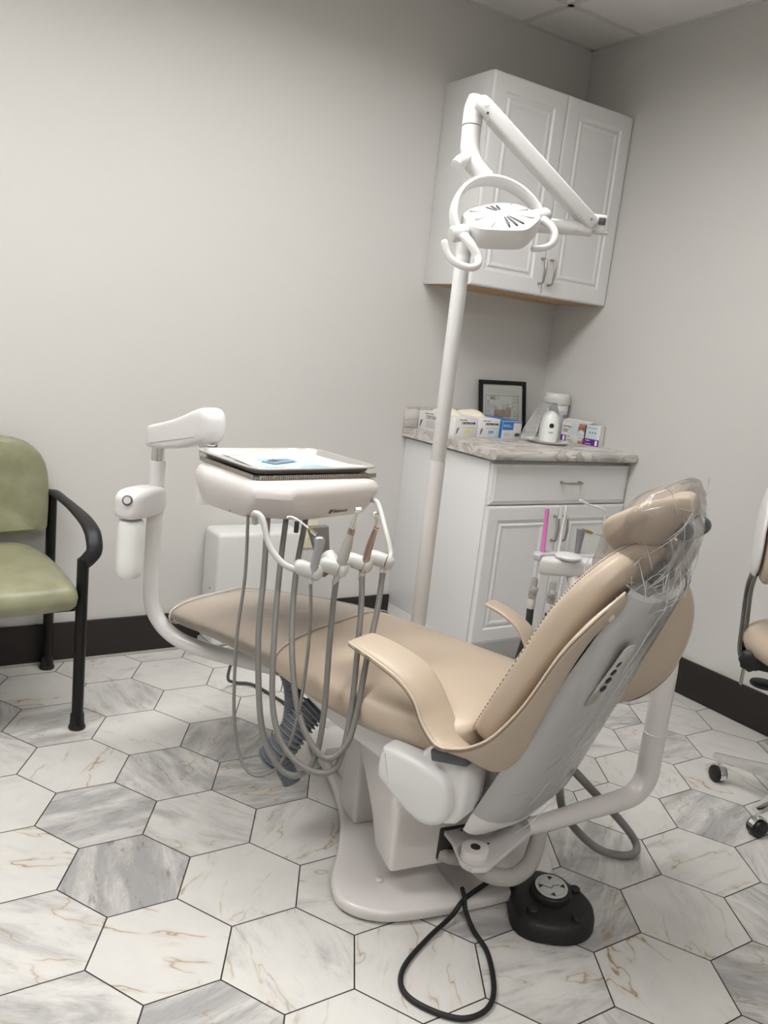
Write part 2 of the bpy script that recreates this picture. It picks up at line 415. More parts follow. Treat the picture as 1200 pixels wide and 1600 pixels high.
for i, (x, y) in enumerate(TROFFERS):
    t = root('ceiling_light', '', 'ceiling light', (x, y, H-.03))
    t['label'] = ('white ceiling light panel with added light-cutting skirt nearest the olive waiting chair', 'white ceiling light panel with added light-cutting skirt nearest the corner cabinets', 'white ceiling light panel with added light-cutting skirt near the front wall')[i]
    fb = B()
    for dx, dy, sx, sy in ((0, .295, 1.2, .02), (0, -.295, 1.2, .02), (.59, 0, .02, .57), (-.59, 0, .02, .57)): box(fb, (dx, dy, -.030), (sx, sy, .115))  # unseen frame deepened into a skirt, added to keep lamplight off the upper walls
    obj('frame', fb, M_GRID, t); obj('diffuser', box(B(), (0, 0, .008), (1.16, .57, .012)), M_LED, t)
# wall outlet and its junction cover on the back wall
t = root('wall_outlet', 'ivory duplex wall outlet behind the hanging handpiece hoses', 'outlet', (-1.193, -.001, .44))
obj('cover_plate', box(B(), (0, -.003, 0), (.075, .006, .118), bev=.002), M_IVORY, t)
for dz in (.02, -.02):
    sk = obj('socket', cyl(B(), (0, -.0058, dz), (0, -.0070, dz), .016, 24), M_IVORY, t)
    for dx in (-.006, .006): obj('socket_slot', box(B(), (dx, -.0072, dz), (.002, .001, .008)), M_INK, sk)
bb = B(); box(bb, (-1.478, -.082, .272), (.35, .15, .445), bev=.018, seg=4)
jb = root('utility_box', 'white plastic floor utility box against the wall behind the chair foot end', 'utility box', (-1.478, -.082, 0))
obj('cover', bb, mat('utility_cover_plastic', (.66, .67, .65), .45), jb, world=True)
obj('base_flange', box(B(), (-1.478, -.082, .025), (.356, .156, .05), bev=.006), M_GP, jb, world=True)
obj('screw', cyl(B(), (-1.652, -.10, .27), (-1.656, -.10, .27), .004), M_NICKEL, jb, world=True)

# ================================================================== CABINETS
def panel_door(bm, x0, x1, z0, z1, yf, th=.019, fr=.062):
    """raised-panel door: front face at y = yf (looking along +y)"""
    sb = B()
    def ring(ix, iz, y): return [(x0+ix, y, z0+iz), (x1-ix, y, z0+iz), (x1-ix, y, z1-iz), (x0+ix, y, z1-iz)]
    steps = [(.0, yf+th), (.0, yf+.006), (.003, yf+.0015), (.009, yf), (fr, yf), (fr+.006, yf+.006), (fr+.014, yf+.0065), (fr+.020, yf+.0015), (fr+.024, yf+.001), (fr+.034, yf+.0045), (fr+.038, yf+.0048)]
    prev = None
    for i, y in steps:
        r = [sb.verts.new(p) for p in ring(i, i, y)]
        if prev:
            for k in range(4): sb.faces.new((prev[k], prev[(k+1) % 4], r[(k+1) % 4], r[k]))
        else: sb.faces.new(list(reversed(r)))
        prev = r
    sb.faces.new(prev); bmesh.ops.recalc_face_normals(sb, faces=sb.faces); merge(bm, sb); return bm
def bar_pull(p0, p1, out=(0, -1, 0), r=.0042, d=.028):
    p0, p1, o = V(p0), V(p1), V(out); ax = (p1-p0).normalized(); bm = B()
    pts = [p0, p0+o*d*.55, p0+o*d*.9+ax*.004, p0+o*d+ax*.016, (p0+p1)/2+o*(d+.004), p1+o*d-ax*.016, p1+o*d*.9-ax*.004, p1+o*d*.55, p1]
    return tube(bm, pts, [r*1.5, r*1.1, r, r, r*1.25, r, r, r*1.1, r*1.5], n=10, sm=4)
XL = -.765
# ---- upper cabinet
up_ = root('upper_cabinet', 'white two-door wall cabinet with raised panels high in the corner', 'cabinet', (XL/2, -.15, 1.503))
b = B(); box(b, (XL/2, -.146, 1.893), (-XL-.002, .288, .776), bev=.0015); obj('body', b, M_CAB, up_, world=True)
obj('bottom_panel', box(B(), (XL/2, -.146, 1.5035), (-XL-.034, .272, .003)), M_RAW, up_, world=True, label='raw brown underside')
for k, (x0, x1) in enumerate(((XL+.003, -.384), (-.381, -.004))):
    d = obj('door', panel_door(B(), x0, x1, 1.506, 2.279, -.310), M_CAB, up_, world=True, flat=True)
    hx = -.384-.024 if k == 0 else -.381+.024
    obj('handle', bar_pull((hx, -.310, 1.552), (hx, -.310, 1.650)), M_NICKEL, d, world=True, label='nickel bar handle')
# ---- base cabinet
bc = root('base_cabinet', 'white base cabinet with one wide drawer over two panel doors', 'cabinet', (XL/2, -.3, 0))
b = B(); box(b, (XL/2, -.287, .484), (-XL-.002, .572, .745), bev=.0015); box(b, (XL/2, -.255, .056), (-XL-.002, .50, .112))
obj('body', b, M_CAB, bc, world=True)
b = B()
def slab_front(bm, x0, x1, z0, z1, yf, th=.019):
    sb = B(); prev = None
    for i, y in ((.0, yf+th), (.0, yf+.007), (.004, yf+.004), (.012, yf+.0025), (.016, yf)):
        r = [sb.verts.new(p) for p in ((x0+i, y, z0+i), (x1-i, y, z0+i), (x1-i, y, z1-i), (x0+i, y, z1-i))]
        if prev:
            for k in range(4): sb.faces.new((prev[k], prev[(k+1) % 4], r[(k+1) % 4], r[k]))
        else: sb.faces.new(list(reversed(r)))
        prev = r
    sb.faces.new(prev); bmesh.ops.recalc_face_normals(sb, faces=sb.faces); merge(bm, sb); return bm
dr = obj('drawer', slab_front(B(), XL+.003, -.004, .689, .849, -.597), M_CAB, bc, world=True, flat=True)
obj('handle', bar_pull((-.400, -.597, .779), (-.300, -.597, .779)), M_NICKEL, dr, world=True, label='nickel bar handle')
for k, (x0, x1) in enumerate(((XL+.003, -.384), (-.381, -.004))):
    d = obj('door', panel_door(B(), x0, x1, .128, .684, -.597, fr=.055), M_CAB, bc, world=True, flat=True)
    hx = -.384-.024 if k == 0 else -.381+.024
    obj('handle', bar_pull((hx, -.597, .540), (hx, -.597, .640)), M_NICKEL, d, world=True, label='nickel bar handle')
# ---- countertop, laminate with grey-brown veins
def stone():
    m = bpy.data.materials.new('veined_laminate'); m.use_nodes = True; nt = m.node_tree; N = nt.nodes; L = nt.links; b = N['Principled BSDF']
    tc = N.new('ShaderNodeTexCoord'); mp = N.new('ShaderNodeMapping'); mp.inputs['Rotation'].default_value = (.3, .2, .55); mp.inputs['Scale'].default_value = (2, 7, 7)
    L.new(tc.outputs['Object'], mp.inputs[0])
    n1 = N.new('ShaderNodeTexNoise'); n1.inputs['Scale'].default_value = 1.6; n1.inputs['Detail'].default_value = 10; n1.inputs['Distortion'].default_value = 1.5; L.new(mp.outputs[0], n1.inputs['Vector'])
    cr = N.new('ShaderNodeValToRGB'); L.new(n1.outputs['Fac'], cr.inputs[0])
    e = cr.color_ramp.elements; e[0].position = .30; e[0].color = (.34, .32, .30, 1); e[1].position = .64; e[1].color = (.62, .60, .585, 1)
    a = e.new(.43); a.color = (.52, .495, .47, 1); a = e.new(.475); a.color = (.36, .315, .26, 1); a = e.new(.515); a.color = (.57, .55, .53, 1)
    L.new(cr.outputs[0], b.inputs['Base Color']); b.inputs['Roughness'].default_value = .22
    return m
M_STONE = stone()
CT = .903
ct = root('countertop', 'grey veined laminate countertop with low backsplash on the base cabinet', 'countertop', (-.39, -.31, CT-.038))
prof = [(-.001, -.038), (-.612, -.038), (-.624, -.034), (-.630, -.024), (-.630, -.014), (-.626, -.005), (-.617, 0), (-.001, 0)]
m = frame((-.785, 0, CT), (0, 1, 0), (0, 0, 1))
b = B(); prism(b, [(y, z) for y, z in prof], .784, m); obj('slab', b, M_STONE, ct, world=True)
b = B(); box(b, (-.393, -.0095, CT+.0455), (.784, .017, .090), bev=.003); tag(obj('backsplash', b, M_STONE), 'low grey veined backsplash strip along the wall behind the counter', 'backsplash')
b = B(); box(b, (-.39, -.6315, CT-.016), (.030, .001, .006)); obj('edge_sticker', b, M_PAPER, ct, world=True, label='tiny white sticker on the front edge')

# ================================================================== THINGS ON THE COUNTER
def carton(name, label, P, ang, w, d, h, mats, group=None, cat='box'):
    """P: front-left bottom corner, ang: direction of the front edge; body box + returns root and matrix for prints"""
    t = root(name, label, cat, P, ang, group); bm = B(); box(bm, (w/2, d/2, h/2), (w, d, h), bev=.0015)
    obj('carton', bm, mats, t); return t
def on_front(w0, h0, y=-.0006): return Matrix.Translation((w0, y, h0)) @ Matrix.Rotation(PI/2, 4, 'X')
def on_left(d0, h0, x=-.0006): return Matrix.Translation((x, d0, h0)) @ Matrix.Rotation(-PI/2, 4, 'Z') @ Matrix.Rotation(PI/2, 4, 'X')
def rect(bm, m, x, y, w_, h_, t=.0006):
    box(bm, (0, 0, 0), (1, 1, 1)) if False else None
    sb = B(); box(sb, (x+w_/2, y+h_/2, 0), (w_, h_, t)); bmesh.ops.transform(sb, matrix=m, verts=sb.verts); merge(bm, sb)
def gloves(t, w, d, h):
    bm = B(); rr = random.Random(3)
    secs = []
    for i in range(9):
        s = i/8; y = .04+s*(d-.08); a = .035*math.sin(PI*min(max(s, .06), .94))**.5; hh = .012+.014*math.sin(PI*s)*(1+.4*rr.random())
        secs.append(sellip((w*.45+.01*math.sin(5*s), y, h-.002), (1, 0, 0), (0, 0, 1), a, hh, 2.2, 16))
    loft(bm, secs); obj('glove_tuft', bm, M_GLOVE, t, sub=1, label='cream gloves bulging out of the top')
def glove_box(P, ang, accent, label):
    w, d, h = .122, .235, .080
    t = carton('glove_box', label, P, ang, w, d, h, M_CARD, 'glove boxes in a row on the counter')
    gloves(t, w, d, h)
    f = on_front(0, 0)
    bm = text_bm('CRITERION\u00ae', .0130, on_front(.036, .053), bold=.0003); merge(bm, text_bm('HENRY SCHEIN', .006, on_front(.022, .068)))
    rect(bm, f, .040, .040, .070, .0008); obj('lettering', bm, M_INK, t, flat=True)
    bm = B(); rect(bm, f, .058, .018, .030, .012); obj('size_label', bm, accent, t, flat=True)
    bm = B(); m = on_front(.016, .010, -.0008)
    prism(bm, [(-.006, 0), (.0, .006), (.008, .026), (.004, .030), (-.004, .022)], .0005, m); obj('printed_mark', bm, M_INKG, t, flat=True)
    bm = text_bm('CRITERION\u00ae', .0200, on_left(d-.048, .050), bold=.0004); merge(bm, text_bm('HENRY SCHEIN', .008, on_left(d-.040, .069)))
    l = on_left(d, 0)
    for k in range(5): rect(bm, l, .052, .040-.0062*k, .10-.012*(k % 3), .0012)
    prism(bm, [(-.006, 0), (.0, .006), (.010, .030), (.004, .034), (-.004, .024)], .0005, on_left(d-.018, .010, -.0008))
    obj('side_lettering', bm, M_INKG, t, flat=True)
    return t
glove_box((-.715, -.270, CT), math.radians(4), M_YELP, 'white glove box with a yellow size label, leftmost on the counter')
glove_box((-.582, -.262, CT), math.radians(4), M_CYANP, 'white glove box with a light blue size label')
t = carton('tissue_box', 'low blue and white carton with a barcode beside the glove boxes', (-.452, -.262, CT), math.radians(5), .118, .20, .074, M_CARD)
f = on_front(0, 0); bm = B(); rect(bm, f, .0, .0365, .066, .034); rect(bm, f, 0, .068, .118, .004); obj('blue_panel', bm, M_BLUEP, t, flat=True)
bm = B(); box(bm, (.059, .10, .0745), (.117, .198, .0012)); box(bm, (-.0005, .10, .037), (.001, .198, .072)); obj('blue_wrap', bm, M_BLUEP, t, flat=True)
bm = B(); rect(bm, on_front(0, 0, -.0012), .004, .056, .040, .002); rect(bm, on_front(0, 0, -.0012), .004, .050, .052, .0015); rect(bm, f, .0, .0335, .118, .0015); obj('white_stripes', bm, M_PAPER, t, flat=True)
bm = B()
for k in range(9): rect(bm, f, .080+.0032*k, .010, .0012+.0009*(k % 3), .013)
obj('barcode', bm, M_INK, t, flat=True)
bm = B(); rect(bm, f, .012, .010, .034, .014); obj('pale_patch', bm, mat('pale_print', (.60, .56, .58), .6), t, flat=True)

# framed floor plan leaning on the backsplash
t = root('framed_floor_plan', 'black-framed floor plan drawing leaning on the wall at the counter back', 'picture', (-.29, -.055, CT))
tilt = math.radians(-9)
FM = Matrix.Translation((-.278, -.060, CT+.003)) @ Matrix.Rotation(math.radians(-1.5), 4, 'Y') @ Matrix.Rotation(PI/2+tilt, 4, 'X')
def fr_box(bm, x, y, w_, h_, z0, z1, bev=0):
    sb = B(); box(sb, (x, y, (z0+z1)/2), (w_, h_, z1-z0), bev=bev); bmesh.ops.transform(sb, matrix=FM, verts=sb.verts); merge(bm, sb)
FW, FH = .275, .232
bm = B()
for x, y, w_, h_ in ((0, .009, FW, .018), (0, FH-.009, FW, .018), (-FW/2+.009, FH/2, .018, FH-.036), (FW/2-.009, FH/2, .018, FH-.036)): fr_box(bm, x, y, w_, h_, 0, .014, .002)
obj('frame', bm, M_BLK, t, world=True)
bm = B(); fr_box(bm, 0, FH/2, FW-.034, FH-.034, .002, .006); obj('paper', bm, M_PLAN, t, world=True)
bm = B(); rr = random.Random(11)
def ln(x0, y0, x1, y1, k=.0009): fr_box(bm, (x0+x1)/2, (y0+y1)/2, abs(x1-x0)+k, abs(y1-y0)+k, .006, .0066)
ln(-.10, .165, .098, .165, .0016); ln(-.10, .165, -.10, .045); ln(-.10, .045, .095, .045, .0016); ln(.095, .045, .095, .165)
for x0, y0, w_, h_ in ((-.045, .145, .02, .02), (-.062, .105, .018, .018), (-.04, .10, .012, .014), (-.09, .13, .012, .012), (-.09, .11, .016, .014), (-.09, .09, .014, .012), (-.092, .05, .022, .03), (0, .105, .018, .018), (.002, .085, .016, .018), (.025, .115, .012, .012), (.06, .10, .022, .034),
        (.065, .135, .026, .026), (.0, .048, .026, .014), (.03, .05, .012, .016), (.068, .05, .024, .018), (.068, .072, .022, .02), (-.02, .05, .02, .02), (-.05, .06, .02, .024)):
    ln(x0, y0, x0+w_, y0); ln(x0, y0+h_, x0+w_, y0+h_); ln(x0, y0, x0, y0+h_); ln(x0+w_, y0, x0+w_, y0+h_)
    fr_box(bm, x0+w_/2, y0+h_/2, w_*.35, .0025, .006, .0066)
for k in range(3): ln(-.085, .178+.008*k, .085-.02*k, .178+.008*k, .0005)
ln(.045, .036, .095, .036); ln(.055, .030, .095, .030)
obj('plan_lines', bm, M_INK, t, world=True, flat=True)
for x, y, w_, h_ in ((-.015, .085, .07, .032), (-.02, .062, .05, .030), (.038, .095, .030, .034), (-.06, .153, .026, .016), (.03, .075, .04, .014)):
    bm = B(); fr_box(bm, x, y, w_, h_, .0058, .0063); obj('plan_tint', bm, M_PLANB, t, world=True, flat=True)
bm = B(); fr_box(bm, 0, FH/2, FW-.034, FH-.034, .008, .0095); obj('glass', bm, M_GLASS, t, world=True)

# white wipes canister
cx, cy = -.065, -.165
t = root('wipes_canister', 'white round canister with ribbed white lid in the counter corner', 'canister', (cx, cy, CT))
lathe(b := B(), [(.055, 0), (.058, .004), (.058, .150), (.056, .154)]); obj('body', b, M_WB, t)
lathe(b := B(), [(.059, .155), (.0612, .158), (.0612, .180), (.058, .183), (.058, .186), (.056, .200), (.053, .204), (.02, .204)]); obj('lid', b, M_WB, t)
lb = B()
for z0, z1, mm in ((.02, .045, 1), (.118, .128, 1)): pass
lathe(lb, [(.0582, .018), (.0586, .019), (.0586, .128), (.0582, .129)]); obj('label', lb, mat('label_grey', (.50, .52, .55), .5), t)
tb_ = B()
def curved_text(s, size, z, a0, r):
    tb_ = B()
    for i, ch in enumerate(s):
        if ch == ' ': continue
        a = a0+i*size*.72/r
        m = Matrix.Rotation(a, 4, 'Z') @ Matrix.Translation((0, -r, z)) @ Matrix.Rotation(PI/2, 4, 'X'); merge(tb_, text_bm(ch, size, m))
    obj('lettering', tb_, M_INKG, t, flat=True)
curved_text('WIPES', .024, .098, -.15, .0591)
for k, zz in enumerate((.085, .062, .055, .048, .030, .025)):
    curved_text('---------' if k else '-----------', .011, zz, -.15, .0591)


# round dish, milky bottle and clear bent shield
t = root('shallow_dish', 'round white shallow dish under the clear plastic dome on the counter', 'dish', (-.275, -.36, CT))
lathe(b := B(), [(.070, 0), (.076, .002), (.090, .010), (.093, .013), (.091, .014), (.076, .007), (.01, .005)]); obj('bowl', b, M_WB, t)
t = root('squat_bottle', 'milky dome-shouldered plastic bottle inside the clear dome', 'bottle', (-.272, -.355, CT+.006))
lathe(b := B(), [(.034, 0), (.040, .004), (.041, .05), (.039, .080), (.034, .105), (.024, .122), (.012, .131), (.004, .133)]); obj('body', b, M_BOTL, t)
bm = B(); mm = Matrix.Rotation(-.55, 4, 'Z') @ Matrix.Translation((0, -.0405, .072)) @ Matrix.Rotation(PI/2, 4, 'X')
cyl(bm, (0, 0, 0), (0, 0, .002), .010); bmesh.ops.transform(bm, matrix=mm, verts=bm.verts); obj('round_logo', bm, M_INK, t)
bm = text_bm('oral', .012, Matrix.Rotation(-.55, 4, 'Z') @ Matrix.Translation((-.010, -.0420, .040)) @ Matrix.Rotation(PI/2, 4, 'X')); obj('lettering', bm, M_INKG, t, flat=True)
t = root('clear_plastic_dome', 'clear bent plastic sheet arching over the milky bottle', 'plastic cover', (-.290, -.350, CT+.014))
bm = B(); secs = []
arc = catmull([(-.115, 0, 0), (-.092, 0, .055), (-.050, 0, .125), (-.012, 0, .158), (.024, 0, .150), (.052, 0, .105), (.060, 0, .03)], 5)
outer = [V(p) for p in arc]
for off in (-.045, .045):
    pass
for i, p in enumerate(outer):
    d = (outer[min(i+1, len(outer)-1)]-outer[max(i-1, 0)]).normalized(); nrm = V((-d.z, 0, d.x))
    hw = .030+.006*math.sin(i*.5)
    secs.append([p+V((0, -hw, 0)), p+V((0, hw, 0)), p+V((0, hw, 0))-nrm*.0012, p+V((0, -hw, 0))-nrm*.0012])
loft(bm, secs); bmesh.ops.transform(bm, matrix=Matrix.Rotation(math.radians(8), 4, 'Z'), verts=bm.verts)
obj('arched_sheet', bm, M_CLEAR, t)
bm = B(); rm = Matrix.Rotation(math.radians(8), 4, 'Z')
for sgn in (-1, 1): tube(bm, [rm @ (p+V((0, sgn*(.030+.006*math.sin(i*.5)), 0))) for i, p in enumerate(outer)], .0016, n=6, sm=1)
obj('thick_rim', bm, M_CLEAR, t)

# face-mask carton
w_, d_, h_ = .200, .036, .090
t = root('mask_carton', 'white and purple face mask carton with a masked woman printed on it', 'box', (-.076, -.236, CT), math.radians(-80))
bm = B(); 
for c_, s_ in (((w_/2, .0008, h_/2), (w_, .0016, h_)), ((w_/2, d_-.0008, h_/2), (w_, .0016, h_)), ((.0008, d_/2, h_/2), (.0016, d_-.004, h_)), ((w_-.0008, d_/2, h_/2), (.0016, d_-.004, h_)), ((w_/2, d_/2, .001), (w_, d_, .002))): box(bm, c_, s_)
obj('carton', bm, M_CARD, t, flat=True)
bm = B(); box(bm, (w_*.36, .018, h_+.006), (w_*.72, .036, .0014), rotm(rx=.25)); obj('front_flap', bm, M_CARD, t, flat=True)
bm = B(); box(bm, (w_*.62, d_*.62, h_-.004), (w_*.70, d_*.55, .0012), rotm(rx=-.10)); obj('inner_flap', bm, M_TEALIN, t, flat=True)
f = on_front(0, 0)
for q_ in ((.0, .0, .028, .027), (.118, .0, .082, .029)):
    bm = B(); rect(bm, f, *q_); obj('purple_band', bm, M_PURP, t, flat=True)
for q_ in ((.050, .036, .040, .050), (.128, .030, .060, .054)):
    bm = B(); rect(bm, f, *q_); obj('sky_tint', bm, mat('pale_sky_print', (.58, .68, .72), .6), t, flat=True)
f2 = on_front(0, 0, -.0011)
bm = B(); prism(bm, [(.086, .030), (.122, .030), (.129, .070), (.125, .087), (.092, .087), (.087, .070)], .0004, f2); prism(bm, [(.092, .0), (.118, .0), (.122, .022), (.094, .014)], .0004, f2); obj('printed_face', bm, M_SKIN, t, flat=True)
f3 = on_front(0, 0, -.0016)
bm = B(); prism(bm, [(.088, .052), (.102, .060), (.121, .054), (.123, .030), (.110, .012), (.096, .012), (.087, .028)], .0004, f3); obj('printed_mask', bm, mat('mask_print', (.66, .66, .68), .6), t, flat=True)
f4 = on_front(0, 0, -.0021)
bm = B(); prism(bm, [(.122, .030), (.1285, .030), (.1295, .087), (.124, .087), (.1215, .070)], .0004, f3); rect(bm, f4, .091, .066, .010, .003); rect(bm, f4, .108, .065, .010, .004); rect(bm, f4, .107, .071, .012, .0016); rect(bm, f4, .096, .037, .024, .0012); rect(bm, f4, .098, .024, .022, .0012); obj('printed_features', bm, M_HAIR, t, flat=True)
for s_, z_ in (('Safe+Mask', .064), ('SofSkin', .048)): obj('lettering', text_bm(s_, .0105, on_front(.006, z_, -.0012)), M_INKG, t, flat=True)
for q_ in ((.008, .042, .026, .003), (.034, .022, .014, .003), (.034, .008, .030, .002), (.146, .054, .007, .006), (.160, .054, .007, .006), (.174, .054, .007, .006), (.133, .076, .050, .002)):
    bm = B(); rect(bm, f2, *q_); obj('small_print', bm, M_INKG, t, flat=True)
for q_ in ((.011, .003, .011, .021), (.182, .003, .011, .022), (.132, .020, .022, .003), (.132, .006, .030, .002)):
    bm = B(); rect(bm, f2, *q_); obj('white_print', bm, M_PAPER, t, flat=True)

# ================================================================== DENTAL CHAIR
AL = math.radians(22)
CX, CY = -1.58, -1.62
ch = root('dental_chair', 'tan upholstered white dental chair with raised backrest in the middle of the room', 'dental chair', (CX, CY, 0), AL)
# local frame of the chair: x to its right, y towards the feet, z up
# --- base plate (in the room frame, the seat is swivelled on it)
BR = math.radians(-9)
bp_ = [(-.285, .13), (-.270, .18), (-.215, .28), (-.165, .40), (-.135, .52), (-.118, .66), (-.110, .80), (-.085, .86), (0, .875)]
left = [(0, -.005), (-.12, .0), (-.20, .012), (-.255, .042), (-.285, .085)]+bp_
outl = left+[(-x, y) for x, y in reversed(left[1:-1])]
BM = Matrix.Translation((-1.645, -1.725, 0)) @ Matrix.Rotation(BR, 4, 'Z')
b = prism(B(), list(reversed(outl)), .030, BM @ Matrix.Translation((0, 0, .004)), bev=.010, smoothn=3)
base = obj('base_plate', b, M_WPW, ch, world=True)
b = B()
for x, y0, y1 in ((-.012, .012, .16),): box(b, (x, (y0+y1)/2, .0345), (.004, y1-y0, .002)); box(b, (x-.006, (y0+y1)/2, .0345), (.001, y1-y0, .0015))
bmesh.ops.transform(b, matrix=BM, verts=b.verts); obj('plate_groove', b, M_GP, base, world=True)
b = B(); lathe(b, [(.010, .033), (.010, .037), (.007, .040), (.001, .041)], BM @ Matrix.Translation((-.175, .12, 0))); obj('plate_bolt_cap', b, M_WPW, base, world=True)
b = B(); box(b, (-.085, .43, .0343), (.075, .002, .0015)); bmesh.ops.transform(b, matrix=BM, verts=b.verts); obj('plate_seam', b, M_GM, base, world=True)
# --- lift casing : side profile extruded across
def side_prism(bm, prof, x0, x1, M0, bev=.008, sn=0):
    """prof in (y,z) of frame M0; extruded x0..x1"""
    m = M0 @ Matrix(((0, 0, 1, x0), (1, 0, 0, 0), (0, 1, 0, 0), (0, 0, 0, 1)))
    return prism(bm, prof, x1-x0, m, bev=bev, smoothn=sn)
b = side_prism(B(), [(.062, .090), (.058, .245), (.10, .315), (.18, .37), (.40, .40), (.34, .315), (.25, .235), (.19, .17), (.15, .100)], -.182, .115, BM, .012)
cas = obj('lift_casing', b, M_WPW, ch, world=True)
b = B(); box(b, (-.028, .0600, .150), (.078, .010, .080), bev=.004); bmesh.ops.transform(b, matrix=BM, verts=b.verts); obj('casing_slot', b, mat('slot_dark', (.03, .028, .027), .7), cas, world=True); b = ribbed(B(), [(-1.690, -1.652, .120), (-1.672, -1.672, .118), (-1.655, -1.695, .125), (-1.648, -1.735, .140)], .017, .006, .0005, 16); obj('slot_conduit', b, M_CORRW, cas, world=True)
b = B(); lathe(b, [(.075, .03), (.078, .06), (.080, .31), (.075, .32)], BM @ Matrix.Translation((.095, .20, 0)), 40); obj('swivel_post', b, M_WPW, ch, world=True)
# front lift column
b = side_prism(B(), [(.345, .03), (.350, .18), (.365, .40), (.46, .42), (.45, .18), (.46, .03)], -.150, -.045, BM, .012); obj('lift_column', b, M_WPW, ch, world=True)
b = side_prism(B(), [(.44, .034), (.44, .12), (.45, .17), (.55, .10), (.70, .06), (.72, .034)], -.10, .07, BM, .01); obj('front_column_foot', b, M_WPW, ch, world=True)
I4 = Matrix.Identity(4)
# --- white seat frame under the cushion
b = side_prism(B(), [(-.06, .41), (-.02, .30), (.08, .318), (.20, .348), (.30, .372), (.38, .408), (.42, .435), (.0, .440)], -.205, .205, I4, .012); obj('seat_frame', b, M_WP, ch)
# link arm covers seen left of the column (slanting white box)
# --- hinge covers, both sides
def hinge(sx):
    f = [(.098, .352), (.095, .408), (.078, .424), (.0, .420), (-.055, .408), (-.078, .380), (-.082, .335), (-.062, .300), (-.020, .288), (.030, .306), (.070, .330)]
    x0, x1 = (-.292, -.205) if sx < 0 else (.205, .292)
    b = side_prism(B(), f, x0, x1, I4, .016, sn=3); obj('hinge_cover', b, M_WB, ch, label='bright white rounded side cover')
    f = [(.01, .31), (.01, .43), (-.03, .447), (-.080, .442), (-.100, .42), (-.102, .34), (-.085, .300), (-.04, .290)]
    x0, x1 = (-.262, -.165) if sx < 0 else (.165, .262)
    b = side_prism(B(), f, x0, x1, I4, .014, sn=2); obj('hinge_block', b, M_WP, ch)
    b = B(); box(b, (sx*.254, -.062, .449), (.050, .085, .026), rotm(rx=-.22), bev=.005); obj('armrest_bracket', b, M_SLATE, ch, label='dark grey bracket under the armrest')
hinge(-1); hinge(1)
b = B(); cyl(b, (-.150, -.085, .350), (.150, -.085, .350), .046, 40, .008); obj('back_pivot', b, M_WPW, ch)

# --- seat and legrest cushion
st = [(-.085, .150, .500, .450, 3), (-.075, .215, .512, .435, 3), (-.04, .243, .518, .402, 3.0), (.04, .254, .520, .388, 2.8), (.14, .260, .522, .380, 2.7), (.26, .258, .526, .387, 2.7), (.36, .251, .530, .405, 2.8),
      (.45, .240, .530, .426, 2.9), (.53, .226, .526, .436, 3.0), (.63, .212, .518, .437, 3.0), (.75, .195, .505, .438, 3.0), (.85, .180, .492, .428, 3.0), (.91, .162, .482, .424, 2.8), (.945, .135, .473, .426, 2.5), (.968, .085, .464, .432, 2.2), (.975, .03, .455, .44, 2)]
def seat_sections(off=0.0, y0=None, y1=None):
    out = []
    for y, hw, zt, zb, p in st:
        if y0 is not None and not (y0 <= y <= y1): continue
        z = (zt+zb)/2
        out.append(sellip((0, y, z), (1, 0, 0), (0, 0, 1), hw+off, (zt-zb)/2+off, p, 48))
    return out
obj('seat_cushion', loft(B(), seat_sections()), M_TAN, ch, sub=2)
obj('legrest_plastic_cover', loft(B(), seat_sections(.0022, .45, .91), cap=False), M_FILMC, ch, sub=2, label='clear plastic sleeve over the foot end')
b = B()
for yi in (7,):
    y, hw, zt, zb, p = st[yi]
    tube(b, [q for q in sellip((0, y, (zt+zb)/2), (1, 0, 0), (0, 0, 1), hw+.0035, (zt-zb)/2+.0035, p, 48)], .0016, n=6, sm=1, closed=True)
obj('sleeve_hem', b, M_GP, ch)
b = B(); y, hw, zt, zb, p = st[12]; tube(b, sellip((0, .90, (zt+zb)/2), (1, 0, 0), (0, 0, 1), hw+.008, (zt-zb)/2+.006, p, 48), .0026, n=6, sm=1, closed=True); obj('sleeve_elastic', b, M_GP, ch)
# legrest support pan
b = B(); box(b, (0, .58, .430), (.22, .62, .026), rotm(rx=-.03), bev=.01); obj('legrest_pan', b, M_WP, ch)
# seat-to-back tan gusset
# --- backrest
bt = V((0, -.405, .914)); bn = V((0, .914, .405))
def bpnt(s, x=0, d=0): return V((0, -.058, .490))+bt*s+bn*d+V((x, 0, 0))
bs = [(-.005, .16, .030, 2.6), (.0, .205, .042, 3.4), (.03, .228, .048, 3.8), (.12, .234, .050, 4), (.24, .234, .050, 4), (.34, .230, .050, 4), (.41, .216, .049, 3.6), (.455, .190, .046, 3), (.482, .155, .040, 2.6), (.498, .105, .030, 2.4), (.505, .05, .014, 2)]
secs = []
for s, hw, ht, p in bs:
    lean = .045 if s > .3 else 0
    secs.append(sellip(bpnt(s, 0, -.039-(.02*max(0, (s-.36))/.12)), (1, 0, 0), bn, hw, ht*.84, p, 44))
back = obj('backrest_cushion', loft(B(), secs), M_TAN, ch, sub=2)
# stitching along both front edges
for sx in (-1, 1):
    b = B(); path = []
    for s, hw, ht, p in bs[1:]:
        path.append(bpnt(s, sx*(hw*.972+.001), -.039-(.02*max(0, (s-.36))/.12)+ht*.52))
    P = catmull(path, 40)
    acc = 0; 
    for i in range(0, len(P)-4, 4):
        if (P[i+2]-P[i]).length > .0004: tube(b, [P[i], P[i+2]], .0011, n=5, sm=1)
    obj('stitching', b, M_TAND, back, label='dark dashed seam stitching')
